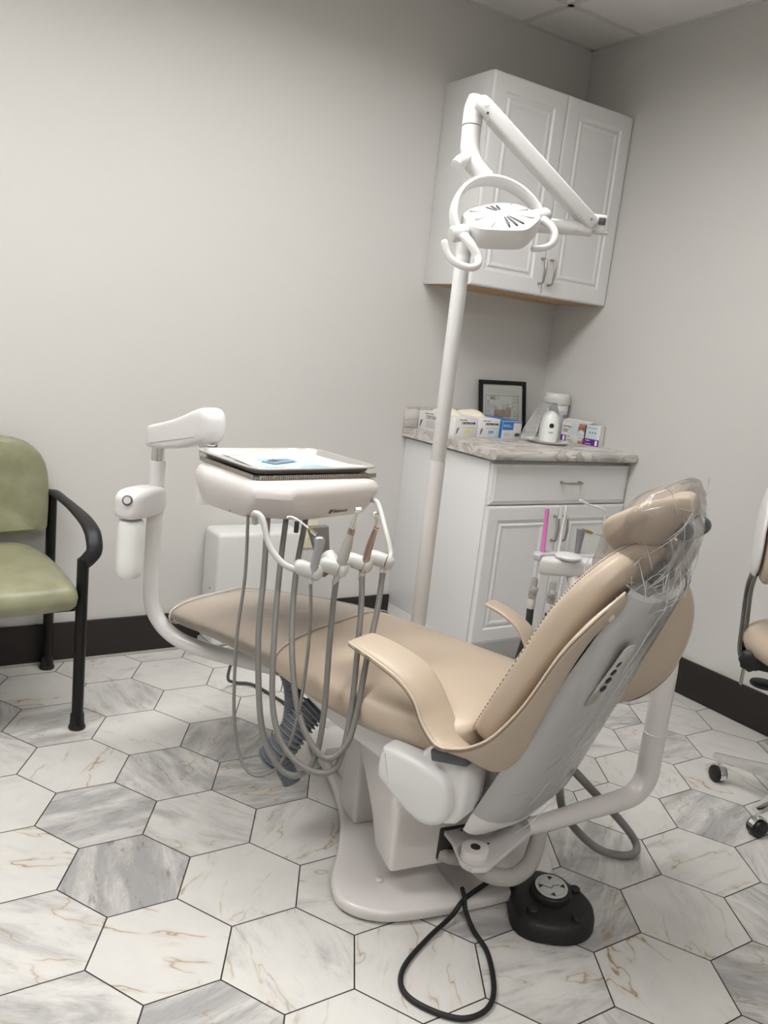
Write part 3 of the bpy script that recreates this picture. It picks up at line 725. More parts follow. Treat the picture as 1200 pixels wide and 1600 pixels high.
# white back shell (bowl shaped), under a clear sleeve
def shell_secs(off=0.0, s0=-.22, s1=.43, top_w=.150):
    out = []
    for k in range(13):
        t = k/12; s = s0+(s1-s0)*t
        hw = .192+.008*math.sin(PI*min(1, t*1.3))-(.188-top_w)*max(0, t-.55)/.45
        if t < .10: hw -= .016*(1-t/.10)**2
        belly = .100-.046*t
        if t < .12: belly *= .5+.5*(t/.12)
        c = bpnt(s, 0, -.100-.008*(1-t))
        ring = []
        for j in range(30):
            a = PI*j/29; x = -math.cos(a); yv = math.sin(a)
            ring.append(c+V(((hw+off)*math.copysign(abs(x)**.9, x), 0, 0))-bn*((belly+off)*yv**.85))
        for j in range(1, 11):
            a = 1-2*j/11; ring.append(c+V(((hw+off)*a, 0, 0))+bn*(.004-off*0))
        out.append(ring)
    return out
shell = obj('back_shell', loft(B(), shell_secs()), M_WP, ch, label='smooth white plastic back shell')
obj('back_plastic_sleeve', loft(B(), shell_secs(.0035, -.20, .445, .150), cap=False), M_SLEEVE, ch, label='clear wrinkled sleeve over the back shell')
# control pad with five buttons
def shell_pt(s, x, off=0):
    t = (s+.22)/.65
    belly = .100-.046*t; hw = .198
    c = bpnt(s, 0, -.100-.008*(1-t)); xx = min(1, abs(x)/hw)**(1/.9); yv = math.sqrt(max(0, 1-xx*xx))
    return c+V((x, 0, 0))-bn*(belly*yv**.85+off)
b = B(); ps = []
for k in range(5): ps.append(shell_pt(.20+.0375*k, -.128, .003))
xa = (shell_pt(.28, -.10, 0)-shell_pt(.28, -.15, 0)).normalized()
nn = xa.cross(bt).normalized()
if nn.dot(bn) > 0: nn = -nn
PM = frame(shell_pt(.262, -.128, .002), -xa, bt) 
pz = V((PM[0][2], PM[1][2], PM[2][2])); PN = pz if pz.dot(bn) < 0 else -pz
b = prism(B(), [(-.014, -.080), (.014, -.080), (.018, -.074), (.018, .070), (.010, .082), (-.010, .082), (-.018, .070), (-.018, -.074)], .003, frame(shell_pt(.262, -.128, .001), -xa, bt) if pz.dot(bn) < 0 else frame(shell_pt(.262, -.128, .001), xa, bt), bev=.001)
pad = obj('control_pad', b, mat('pad_grey_green', (.47, .48, .45), .35), ch, label='grey touch pad with a column of black buttons')
for k in range(5):
    c = shell_pt(.262+(k-2)*.0205+.012, -.128, .0045); b = B(); r = .0080 if k < 4 else .0066
    sb = lathe(B(), [(r, 0), (r, .0016), (r*.9, .0022)], align(PN, c), 24); obj('button', sb, M_BLKP, pad)
c = shell_pt(.262-3*.0205+.006, -.128, .0045); obj('amber_sticker', lathe(B(), [(.0045, 0), (.0045, .001)], align(PN, c), 16), M_AMBER, pad)
b = B(); 
for x0, s0, x1, s1 in ((-.10, .0, -.02, .34), (-.06, -.05, -.04, .22), (-.03, .12, .01, .40), (-.15, -.12, -.09, .02), (-.08, .26, -.05, .42), (.02, .05, .05, .28), (-.12, -.17, -.02, -.12)):
    pts = [shell_pt(s0+(s1-s0)*q, x0+(x1-x0)*q+.006*math.sin(q*7), .0045) for q in (0, .33, .66, 1)]; obj('sleeve_fold_glint', tube(B(), pts, [.0003, .0010, .0009, .0003], n=5, sm=5), M_GLINT, ch)  # thin pale strips standing in for highlights on the sleeve wrinkles

# --- armrest slings, wrapping round behind the back
sl = [((-.210, .200, .620), (-.270, .212, .613), .002), ((-.205, .192, .620), (-.279, .205, .613), .006), ((-.200, .13, .612), (-.285, .140, .600), .008), ((-.196, .06, .590), (-.286, .072, .578), .008), ((-.194, .020, .555), (-.287, .030, .548), .008),
      ((-.198, -.015, .508), (-.290, .000, .505), .010), ((-.204, -.060, .460), (-.297, -.040, .478), .010), ((-.210, -.100, .437), (-.302, -.080, .485), .010), ((-.212, -.140, .428), (-.303, -.121, .505), .010), ((-.200, -.175, .460), (-.303, -.165, .545), .010),
      ((-.200, -.208, .550), (-.302, -.217, .628), .009), ((-.200, -.246, .668), (-.300, -.268, .740), .009), ((-.194, -.284, .760), (-.280, -.302, .800), .009), ((-.165, -.315, .805), (-.238, -.322, .835), .008), ((-.150, -.322, .832), (-.180, -.327, .850), .004)]
slr = [sl[0], sl[1], sl[2], sl[3], sl[4], sl[5], sl[6], ((-.210, -.105, .437), (-.302, -.085, .462), .010), ((-.212, -.150, .430), (-.304, -.150, .446), .010), ((-.200, -.185, .455), (-.306, -.205, .448), .010),
       ((-.190, -.215, .530), (-.306, -.262, .482), .010), ((-.186, -.245, .610), (-.304, -.318, .560), .010), ((-.182, -.275, .700), (-.302, -.345, .660), .010), ((-.180, -.295, .760), (-.298, -.342, .735), .010), ((-.165, -.315, .810), (-.272, -.322, .795), .008), ((-.150, -.322, .835), (-.200, -.322, .832), .004)]
def sling(sx):
    sl_ = sl if sx < 0 else slr
    A = catmull([a for a, _, _ in sl_], 4); Bc = catmull([b_ for _, b_, _ in sl_], 4)
    K = len(A); secs = []
    rim = []
    for i in range(K):
        t = i/(K-1)*(len(sl_)-1); k = min(int(t), len(sl_)-2); th = sl_[k][2]+(sl_[k+1][2]-sl_[k][2])*(t-k)
        d = (A[min(i+1, K-1)]+Bc[min(i+1, K-1)]-A[max(i-1, 0)]-Bc[max(i-1, 0)]).normalized()
        w_ = Bc[i]-A[i]; nrm = d.cross(w_).normalized(); ww = w_.normalized()
        s = sellip((A[i]+Bc[i])/2, ww, nrm, w_.length/2, th, 3.0, 22)
        rim.append(Bc[i]+ww*.001)
        secs.append([V((sx*-q.x, q.y*(.72 if sx > 0 and q.y > 0 else 1), q.z)) for q in s])
    o = obj('armrest', loft(B(), secs), M_TAN, ch, sub=1)
    b = tube(B(), [V((sx*-q.x, q.y*(.72 if sx > 0 and q.y > 0 else 1), q.z)) for q in rim[2:]], .0028, n=8, sm=1); obj('piping', b, M_TANL, o)
    b = tube(B(), [V((sx*-(q.x-.002), q.y*(.72 if sx > 0 and q.y > 0 else 1), q.z-.006)) for q in rim[2:]], .0016, n=6, sm=1); obj('seam_line', b, M_TAND, o)
    return o
sling(-1); sling(1)
lathe(b := B(), [(.008, 0), (.008, .004), (.005, .007), (.001, .008)], align((-.35, -.9, -.2), (-.215, -.318, .808)), 16); obj('sling_stud', b, M_TANL, ch)

# --- headrest
HT = V((0, -.80, .60)).normalized(); HN = V((0, .60, .80)).normalized()
hc = V((0, -.305, .960))
secs = []
for k in range(11):
    t = -1+2*k/10; hw = .128*(1-abs(t)**3.2*.55); th = (.046-.016*(t+1)/2)*(1-abs(t)**4*.5)
    c = hc+HT*(.088*t)-HN*(.012*(1-t*t))
    ring = []
    for q in sellip((0, 0, 0), (1, 0, 0), (0, 1, 0), hw, th, 2.8, 36):
        bend = .035*(q.x/.128)**2
        ring.append(c+V((q.x, 0, 0))+HN*(q.y+bend))
    secs.append(ring)
hr = obj('headrest_cushion', loft(B(), secs), M_TAN, ch, sub=2)
# metal link from the shell top to the headrest hinge
J1 = V((0, -.378, .962)); J0 = V((0, -.322, .815))
b = B()
for x in (-.030, .026):
    tube(b, [J0+V((x*.7, 0, 0)), (J0+J1)/2+V((x, -.008, 0)), J1+V((x, 0, -.006))], [.009, .010, .012], n=10, sm=6, sx=.7)
obj('headrest_link', b, M_STEEL, ch, label='grey metal double-rail link')
b = B(); cyl(b, J1+V((-.046, 0, 0)), J1+V((.05, 0, 0)), .022, 28, .003); obj('headrest_hinge', b, M_STEEL, ch)
b = B(); cyl(b, J1+V((-.052, 0, 0)), J1+V((-.045, 0, 0)), .017, 24, .002); obj('hinge_knob', b, M_GM, ch)
b = B(); cyl(b, J1+V((.02, -.012, .004)), J1+V((.046, -.010, .004)), .017, 24, .003); obj('hinge_dial', b, M_SLATE, ch)
b = B(); box(b, (0, -.318, .800), (.05, .018, .09), rotm(rx=.42), bev=.004); obj('headrest_slide', b, M_SLATE, ch)
b = B(); box(b, (-.01, -.325, .885), (.035, .016, .075), rotm(rx=.35), bev=.004); obj('headrest_glide_cover', b, M_TAN, ch)
b = B(); cyl(b, (-.03, -.335, .862), (.03, -.335, .862), .022, 24, .004); obj('release_lever', b, M_GM, ch)
# loose plastic bag over the headrest
rr = random.Random(5)
secs = []
NB = 44
for k in range(22):
    t = k/21; z = .835+.215*t
    yc = -.296-.022*t; a = .138+.008*math.sin(t*5)-(.04*max(0, t-.8)/.2); d = .070+.022*math.sin(PI*min(1, t*1.15))-(.018*max(0, t-.8)/.2)
    if t > .97: a *= .7; d *= .7
    ring = []
    for j in range(NB):
        ph = 2*PI*j/NB
        wr = 1+(1-.65*t)*.055*math.sin(3*ph+5*t)+(1-.75*t)*(.045*math.sin(7*ph-9*t+1)+.03*math.sin(13*ph+17*t))+.02*(rr.random()-.5)
        ring.append(V((math.cos(ph)*a*wr, yc+math.sin(ph)*d*wr, z-.55*t*(math.sin(ph)*d*wr+.02)+(1-t)*(.010*math.sin(4*ph+2)+.008*math.sin(11*ph)))))
    secs.append(ring)
bag = B(); loft(bag, secs, cap=False)
bg = obj('headrest_bag', bag, M_FILM, ch, sub=1, label='loose clear plastic bag over the headrest')
glints = [[(-.165, -.245, .900), (-.155, -.235, .865), (-.150, -.262, .835)], [(-.14, -.33, .905), (-.13, -.345, .860), (-.12, -.352, .82)], [(-.125, -.36, .86), (-.10, -.368, .845), (-.06, -.378, .855)],
         [(-.06, -.385, .90), (-.055, -.392, .85), (-.075, -.385, .81)], [(-.10, -.36, .835), (-.06, -.378, .822), (.0, -.388, .838)], [(-.13, -.34, .80), (-.07, -.372, .808), (.02, -.385, .826)],
         [(-.02, -.392, 1.005), (-.005, -.398, .985), (.004, -.40, .975)], [(-.08, -.375, .945), (-.05, -.388, .925), (-.03, -.392, .90)], [(.03, -.39, .95), (.035, -.392, .90), (.03, -.385, .84)], [(-.12, -.35, .875), (-.10, -.362, .882), (-.09, -.368, .872)],
         [(-.15, -.30, .835), (-.145, -.315, .815), (-.13, -.335, .81)]]
for k in range(24):
    ph = PI*(1.0+.62*rr.random()); z0 = .838+.06*rr.random(); L_ = .018+.03*rr.random(); an = rr.random()*PI; q0 = []
    for j in range(3):
        u_ = (j-1)*L_; p2 = ph+u_*math.cos(an)*7; zz = z0+u_*math.sin(an)+.006*(rr.random()-.5)
        q0.append((math.cos(p2)*.146, -.300+math.sin(p2)*.086, zz))
    glints.append(q0)
for k in range(18):
    tt = .30+.62*rr.random(); ph = PI*(.98+.75*rr.random()); L_ = .02+.03*rr.random(); an = rr.random()*PI; q0 = []
    for j in range(3):
        u_ = (j-1)*L_; p2 = ph+u_*math.cos(an)*7; t2 = min(.95, max(.1, tt+u_*math.sin(an)*5)); yy = math.sin(p2)*(.070+.022*math.sin(PI*min(1, t2*1.15)))
        q0.append((math.cos(p2)*.141, -.296-.022*t2+yy*1.02, .835+.215*t2-.55*t2*(yy+.02)))
    glints.append(q0)
for i, f_ in enumerate(glints):
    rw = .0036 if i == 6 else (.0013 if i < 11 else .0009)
    b = tube(B(), f_, [.0003, rw, .0003], n=6, sm=6); obj('bag_fold_glint', b, M_GLINT, bg, label='painted highlight along a crease in the clear bag')  # pale strips painting highlights along the creases of the bag

# --- hoses and cables that belong to the chair
b = ribbed(B(), [(-1.905, -1.225, .44), (-1.888, -1.248, .38), (-1.893, -1.262, .30), (-1.925, -1.275, .23), (-1.90, -1.31, .16)], .023, .0072, .0013); obj('corrugated_hose', b, M_CORR, ch, world=True, label='slim grey corrugated hose')
b = ribbed(B(), [(-1.845, -1.32, .375), (-1.885, -1.315, .335), (-1.93, -1.31, .275), (-1.955, -1.285, .22)], .034, .0115, .0042); obj('bellows_hose', b, M_CORR, ch, world=True, label='wide ribbed grey hose')
b = tube(B(), [(-1.74, -.72, .40), (-1.73, -.55, .20), (-1.70, -.43, .05), (-1.655, -.40, .012), (-1.60, -.44, .010), (-1.56, -.62, .012), (-1.62, -.75, .10), (-1.70, -.85, .25), (-1.74, -.95, .40)], .0055, n=10); obj('foot_cable', b, M_TUBED, ch, world=True)
b = tube(B(), [(-1.43, -1.72, .33), (-1.40, -1.715, .26), (-1.33, -1.68, .16), (-1.25, -1.67, .075), (-1.19, -1.70, .025), (-1.13, -1.735, .013), (-1.085, -1.735, .016), (-1.085, -1.715, .045), (-1.16, -1.71, .12), (-1.27, -1.70, .22), (-1.37, -1.69, .31), (-1.43, -1.66, .36)], .0105, n=12); obj('drain_hose', b, M_TUBE, ch, world=True, label='grey hose looping to the floor under the backrest')

# ================================================================== DELIVERY UNIT
du = root('delivery_unit', 'white doctor delivery unit with post, arm and tray head over the foot end', 'dental delivery unit', (-2.105, -.770, .36))
PX, PY = -2.105, -.770
b = tube(B(), [(PX, PY, .872), (PX, PY, .72), (PX, PY, .52), (PX+.012, PY-.014, .44), (PX+.055, PY-.065, .385), (PX+.13, PY-.15, .365), (PX+.26, PY-.31, .365), (-1.76, -1.20, .385)], .0215, n=24, sm=8); obj('post', b, M_WP, du, world=True)
b = B(); cyl(b, (PX, PY, .865), (PX, PY, .915), .0175, 28); obj('post_sleeve', b, M_CHROME, du, world=True)
E2 = V((-2.045, -.975, 0))      # second joint
b = B(); cyl(b, (E2.x, E2.y, .915), (E2.x, E2.y, .965), .0225, 28); cyl(b, (E2.x, E2.y, .945), (E2.x, E2.y, .954), .0245, 28); obj('elbow_sleeve', b, M_CHROME, du, world=True)
b = B(); cyl(b, (E2.x, E2.y, .80), (E2.x, E2.y, .918), .0245, 28); obj('elbow_post', b, M_WP, du, world=True)
# arm: rounded box from post to elbow
d = V((E2.x-PX, E2.y-PY, 0)); L = d.length; d.normalize(); sid = V((-d.y, d.x, 0))
secs = []
for t, a, h0, h1, p in ((-.036, .010, .918, .950, 3), (-.034, .022, .908, .962, 3.6), (-.022, .0285, .903, .968, 5), (.10, .031, .920, .998, 5.5), (L-.035, .033, .944, 1.036, 5.5), (L-.01, .036, .950, 1.044, 4), (L+.015, .036, .955, 1.047, 3.2), (L+.032, .026, .962, 1.036, 2.6), (L+.039, .010, .98, 1.015, 2.2)):
    c = V((PX, PY, (h0+h1)/2))+d*t; secs.append(sellip(c, sid, (0, 0, 1), a, (h1-h0)/2, p, 32))
arm = obj('arm', loft(B(), secs), M_WP, du, world=True, sub=1)
b = B(); pts = [V((PX, PY, .922))-sid*.0290, V((PX, PY, .968))+d*(L-.02)-sid*.0338]; tube(b, pts, .0011, n=6, sm=1); obj('arm_seam', b, M_GP, arm, world=True)
# water bottle bracket + bottle
bx, by = -2.185, -.822
b = B(); secs = []
bd = V((PX-bx, PY-by, 0)).normalized(); bs_ = V((-bd.y, bd.x, 0)); Lb = V((PX-bx, PY-by, 0)).length
for t, a, z0, z1, p in ((-.040, .014, .740, .775, 2.6), (-.038, .028, .730, .790, 3.4), (-.022, .037, .727, .802, 4), (.0, .038, .726, .806, 4.5), (.05, .037, .726, .808, 4.5), (Lb, .033, .727, .806, 4), (Lb+.022, .022, .732, .798, 3), (Lb+.026, .008, .745, .78, 2)):
    c = V((bx, by, (z0+z1)/2))+bd*t; secs.append(sellip(c, bs_, (0, 0, 1), a, (z1-z0)/2, p, 28))
bh = obj('bottle_head', loft(b, secs), M_WP, du, world=True, sub=1)
g = V((-.55, -.80, .25)).normalized()
b = B(); lathe(b, [(.0135, -.004), (.0135, .0035), (.011, .0045)], align(g, (bx-.022, by-.034, .782)), 24); obj('pressure_dial', b, M_SLATE, bh, world=True)
b = B(); lathe(b, [(.0095, .0), (.0095, .0055)], align(g, (bx-.022, by-.034, .782)), 24); obj('dial_face', b, M_GP, bh, world=True)
b = B(); lathe(b, [(.030, .722), (.034, .712), (.0345, .700), (.0345, .610), (.0335, .585), (.030, .570), (.026, .566), (.020, .569), (.004, .571)], Matrix.Translation((bx, by, 0)), 36); obj('water_bottle', b, M_BOTL, du, world=True, label='milky plastic water bottle')
# head body
HM = Matrix.Translation((-1.905, -1.140, 0)) @ Matrix.Rotation(math.radians(7), 4, 'Z')
foot = [(-.140, -.212), (.150, -.170), (.185, -.140), (.192, .05), (.165, .14), (-.10, .145), (-.205, .115), (-.235, .03), (-.222, -.125)]
def inset_poly(f, k): return [(x*(1-k)+(-.02)*k, y*(1-k)+(-.01)*k) for x, y in f]
def head_ring(k, z, n=9):
    P = inset_poly(foot, k); out = []
    N = len(P)
    for i in range(N):
        p0, p1, p2 = V((*P[i-1], 0)), V((*P[i], 0)), V((*P[(i+1) % N], 0))
        r = .014
        a = p1+(p0-p1).normalized()*min(r, (p0-p1).length*.42); c = p1+(p2-p1).normalized()*min(r, (p2-p1).length*.42)
        for j in range(5):
            t = j/4; q = a*(1-t)**2+p1*2*t*(1-t)+c*t*t; out.append(HM @ V((q.x, q.y, z)))
    return out
secs = [head_ring(.40, .824), head_ring(.22, .8245), head_ring(.165, .8275), head_ring(.11, .838), head_ring(.05, .857), head_ring(.01, .880), head_ring(.0, .893), head_ring(.015, .905), head_ring(.05, .916), head_ring(.10, .9215), head_ring(.20, .9225)]
top_ = [(-.120, -.208), (.155, -.168), (.188, -.140), (.192, .05), (.165, .14), (-.10, .145), (-.190, .115), (-.210, .03), (-.192, -.165)]
bot_ = [(-.050, -.158), (.145, -.130), (.172, -.105), (.180, .04), (.155, .12), (-.10, .13), (-.175, .10), (-.192, .02), (-.174, -.098)]
secs = []
for mixf, k, z in ((0, .30, .829), (0, .05, .829), (0, .0, .832), (.40, 0, .852), (.78, 0, .872), (1, 0, .890), (1, .006, .902), (1, .03, .912), (1, .07, .9185), (1, .12, .922), (1, .22, .9225)):
    foot = [(a[0]*mixf+c[0]*(1-mixf), a[1]*mixf+c[1]*(1-mixf)) for a, c in zip(top_, bot_)]
    secs.append(head_ring(k, z))
hd = obj('tray_head', loft(B(), secs), M_WPW, du, world=True)
b = B()
def hp(x, y, z=0): return HM @ V((x, y, z))
# ribbed grey tray mat
for i in range(0, 60):
    x = -.160+.0056*i; box(b, (0, 0, 0), (.0030, .004, .010), Matrix.Translation(hp(x, -.138, .928)) @ Matrix.Rotation(math.radians(7), 4, 'Z'))
for i in range(0, 44):
    y = -.125+.0056*i; box(b, (0, 0, 0), (.004, .0030, .010), Matrix.Translation(hp(-.174, y, .928)) @ Matrix.Rotation(math.radians(7), 4, 'Z'))
o = obj('mat_ribs', b, mat('rib_beige', (.42, .37, .31), .5), hd, world=True, flat=True); o['kind'] = 'stuff'
b = B(); box(b, (0, 0, 0), (.340, .268, .006), Matrix.Translation(hp(.0, -.002, .9255)) @ Matrix.Rotation(math.radians(7), 4, 'Z'), bev=.002); obj('tray_mat', b, M_GM, hd, world=True)
# logo and marks
LM = HM @ frame((.085, -.1775, .858), (.290, .042, 0), (-.01, -.01*-1, .09))
logo = B(); bmx = frame(HM @ V((.020, -.1605, .845)), HM.to_3x3() @ V((.200, .030, 0)), HM.to_3x3() @ V((.0, -.040, .058)))
merge(logo, text_bm('Belmont', .0135, bmx @ Matrix.Translation((.014, 0, .0012)), extr=.0004, bold=.0002)); obj('maker_lettering', logo, M_INKG, hd, world=True, flat=True)
b = prism(B(), [(0, -.001), (.007, -.001), (.0105, .002), (.0105, .007), (.007, .010), (0, .010)], .0008, bmx @ Matrix.Translation((0, 0, .001))); obj('maker_mark', b, M_INK, hd, world=True, flat=True)
b = prism(B(), [(.0035, .003), (.0065, .003), (.0065, .0065), (.0035, .0065)], .0008, bmx @ Matrix.Translation((0, 0, .0016))); obj('maker_mark_centre', b, M_PAPER, hd, world=True, flat=True)
for x, y in ((-.180, -.055), (-.182, -.02)):
    b = B(); cyl(b, hp(x+.004, y, .838), hp(x-.003, y, .839), .004, 12); obj('underside_screw', b, M_SLATE, hd, world=True)
b = B(); cyl(b, hp(-.06, -.15, .800), hp(-.06, -.15, .826), .0055, 14); obj('hose_stub', b, M_TUBED, hd, world=True)
# lower bracket and handle tubes
b = B(); prism(b, [(-.015, 0), (.04, 0), (.058, -.115), (.040, -.125)], .016, frame((-1.930, -1.335, .826), (1, .12, 0), (0, 0, 1)), bev=.003); obj('holder_strut', b, mat('warm_grey_plastic', (.20, .185, .165), .45), du, world=True)
HB = [V((-1.992, -1.446, .757)), V((-1.930, -1.447, .760)), V((-1.855, -1.430, .762)), V((-1.796, -1.428, .765))]
b = tube(B(), [(-2.062, -1.318, .832), (-2.075, -1.340, .858), (-2.066, -1.362, .850), (-2.058, -1.388, .800), (-2.040, -1.420, .768), (-2.015, -1.440, .757), tuple(HB[0])], .0070, n=14, sm=8)
obj('holder_tube', b, M_GP, du, world=True)
b = tube(B(), [(-1.735, -1.262, .868), (-1.735, -1.290, .872), (-1.740, -1.320, .864), (-1.755, -1.385, .815), (-1.760, -1.420, .775), (-1.775, -1.430, .765), tuple(HB[3])], .0065, n=14, sm=8)
obj('holder_tube', b, M_GP, du, world=True)
b = B(); tube(b, [HB[0]+V((0, .006, 0)), HB[1]+V((0, .006, 0)), HB[2]+V((0, .006, 0)), HB[3]+V((0, .006, 0))], .0055, n=12, sm=4); obj('holder_bar', b, M_GP, du, world=True)
b = tube(B(), [(-1.895, -1.365, .760), (-1.895, -1.40, .745), (-1.895, -1.435, .757)], .019, n=14, sm=6); obj('holder_knuckle', b, M_GP, du, world=True)
hax = V((.70, -.62, -.22)).normalized()
for i, p in enumerate(HB):
    b = B(); q = p+V((.002, -.006, 0))
    lathe(b, [(.003, -.0345), (.009, -.034), (.0145, -.029), (.0170, -.019), (.0172, .004), (.0166, .011)], align(hax, q), 28)
    h = obj('handpiece_holder', b, M_GP, du, world=True)
    b = B(); lathe(b, [(.0150, .0125), (.0166, .0135), (.0168, .019), (.0150, .025), (.009, .0295), (.002, .0305)], align(hax, q), 28); obj('holder_cap', b, M_GP, h, world=True)
# tray
tr = root('metal_tray', 'stainless steel tray with paper lining on top of the white delivery head', 'tray', (-1.905, -1.140, .932), math.radians(7))
def rrect(hx, hy, r, z, n=6, cx=0, cy=0):
    out = []
    for k, (sx, sy) in enumerate(((1, 1), (-1, 1), (-1, -1), (1, -1))):
        for j in range(n):
            a = PI/2*(k+j/(n-1)); out.append(V((cx+sx*(hx-r)+r*math.cos(a), cy+sy*(hy-r)+r*math.sin(a), z)))
    return out
secs = [rrect(.158, .118, .020, .0), rrect(.162, .122, .022, .002), rrect(.172, .133, .030, .016), rrect(.180, .141, .036, .0165), rrect(.182, .143, .038, .0145), rrect(.183, .144, .039, .017), rrect(.180, .141, .036, .0188), rrect(.171, .132, .029, .0180), rrect(.160, .120, .021, .0035), rrect(.150, .110, .018, .0028)]
obj('tray', loft(B(), secs), M_STEEL, tr)
pl = root('paper_tray_liner', 'white paper liner lying in the steel tray, one edge lifted over the rim', 'paper', (-1.905, -1.140, .9355), math.radians(7))
sb = B(); G = 18; gv = {}
QA, QB, QC, QD = V((-.166, .030, 0)), V((.105, .128, 0)), V((.160, -.120, 0)), V((-.166, -.122, 0))
for i in range(G+1):
    for j in range(G+1):
        s_, t_ = i/G, j/G
        p_ = QD*(1-s_)*(1-t_)+QC*s_*(1-t_)+QA*(1-s_)*t_+QB*s_*t_
        z = .0062+.012*max(0, t_-.6)**1.4*s_*2+.0035*math.sin(3*s_+2*t_)**2+.0085*max(0, (abs(p_.x)-.146)/.02)*min(1, 1)
        gv[i, j] = sb.verts.new((p_.x, p_.y, z))
for i in range(G):
    for j in range(G): sb.faces.new((gv[i, j], gv[i+1, j], gv[i+1, j+1], gv[i, j+1]))
r = bmesh.ops.extrude_face_region(sb, geom=sb.faces[:])
for v in r['geom']:
    if isinstance(v, bmesh.types.BMVert): v.co.z -= .0006
bmesh.ops.recalc_face_normals(sb, faces=sb.faces); bm = B(); merge(bm, sb); obj('sheet', bm, M_PAPER, pl)
def soft_pad(name, lab, cat, m, pts, z, h, rz=7, gr=None):
    o = prism(B(), pts, h, Matrix.Translation((-1.905, -1.140, z)) @ Matrix.Rotation(math.radians(rz), 4, 'Z'), bev=h*.3, smoothn=3)
    t = root(name, lab, cat, (-1.905, -1.140, z)); obj('fabric', o, m, t, world=True); return t
t = soft_pad('face_mask', 'pale blue folded paper face mask lying on the tray liner', 'face mask', M_BLUE, [(-.125, -.04), (-.09, .012), (-.04, .030), (.03, -.005), (.025, -.055), (-.05, -.098), (-.125, -.095)], .9420, .005)
b = B()
for k in range(3): tube(b, [(-2.005, -1.165-.018*k, .9475), (-1.96, -1.165-.018*k, .9478), (-1.90, -1.150-.018*k, .9475)], .0008, n=5)
obj('pleats', b, M_BLUE2, t, world=True)
t = soft_pad('face_mask', 'small darker blue corner of a second mask at the front of the tray', 'face mask', M_BLUE2, [(-.035, -.108), (.02, -.078), (.05, -.098), (.062, -.112), (.01, -.116)], .9420, .004)
t = root('instrument_pouch', 'small grey-blue sealed pouch with metal tips on the blue mask', 'pouch', (-1.958, -1.205, .948), math.radians(30))
b = B(); box(b, (.005, .005, .001), (.085, .040, .002), bev=.0008); obj('pouch', b, mat('pouch_grey_blue', (.16, .25, .34), .4), t)
b = B()
for k in range(4): tube(b, [(-.035, -.010+.008*k, .003), (-.01, -.008+.008*k, .0045), (.012, -.011+.008*k, .003)], .0014, n=6)
obj('instrument_tips', b, M_CHROME, t)

# ---- handpieces resting in the holders, each with its own hose
hoses = [
 [(-2.056, -1.266, .836), (-2.069, -1.303, .705), (-2.092, -1.335, .566), (-2.104, -1.38, .403), (-2.096, -1.421, .313), (-2.069, -1.458, .292), (-2.032, -1.486, .334), (-2.006, -1.492, .438), (-1.992, -1.484, .567), (-1.989, -1.475, .665), (-1.989, -1.462, .735)],
 [(-2.006, -1.264, .83), (-2.034, -1.326, .709), (-2.059, -1.377, .578), (-2.065, -1.437, .407), (-2.045, -1.48, .333), (-2.011, -1.511, .309), (-1.975, -1.526, .343), (-1.953, -1.512, .438), (-1.936, -1.478, .602), (-1.927, -1.462, .685), (-1.923, -1.458, .736)],
 [(-1.957, -1.261, .828), (-1.997, -1.329, .708), (-2.027, -1.39, .58), (-2.045, -1.445, .453), (-2.038, -1.489, .382), (-2.008, -1.529, .343), (-1.968, -1.559, .331), (-1.935, -1.567, .356), (-1.901, -1.54, .462), (-1.88, -1.506, .607), (-1.862, -1.474, .684), (-1.850, -1.446, .736)],
 [(-1.904, -1.26, .827), (-1.959, -1.337, .708), (-1.992, -1.408, .582), (-2.003, -1.47, .473), (-1.993, -1.518, .403), (-1.962, -1.556, .363), (-1.924, -1.568, .392), (-1.896, -1.553, .448), (-1.857, -1.516, .578), (-1.82, -1.479, .666), (-1.790, -1.440, .738)]]
radii = [.0038, .0068, .0066, .0068]
hps = [('air_water_syringe', 'grey air-water syringe with curved nozzle, leftmost in the holder row', 'syringe'), ('low_speed_handpiece', 'thick silver dental handpiece, second from the left in the holder row', 'dental handpiece'),
       ('high_speed_handpiece', 'slim rose-metal dental handpiece with a red ring', 'dental handpiece'), ('handpiece_hose', 'spare grey hose resting in the rightmost holder', 'hose')]
HX = V((.02, -.012, 1)).normalized()
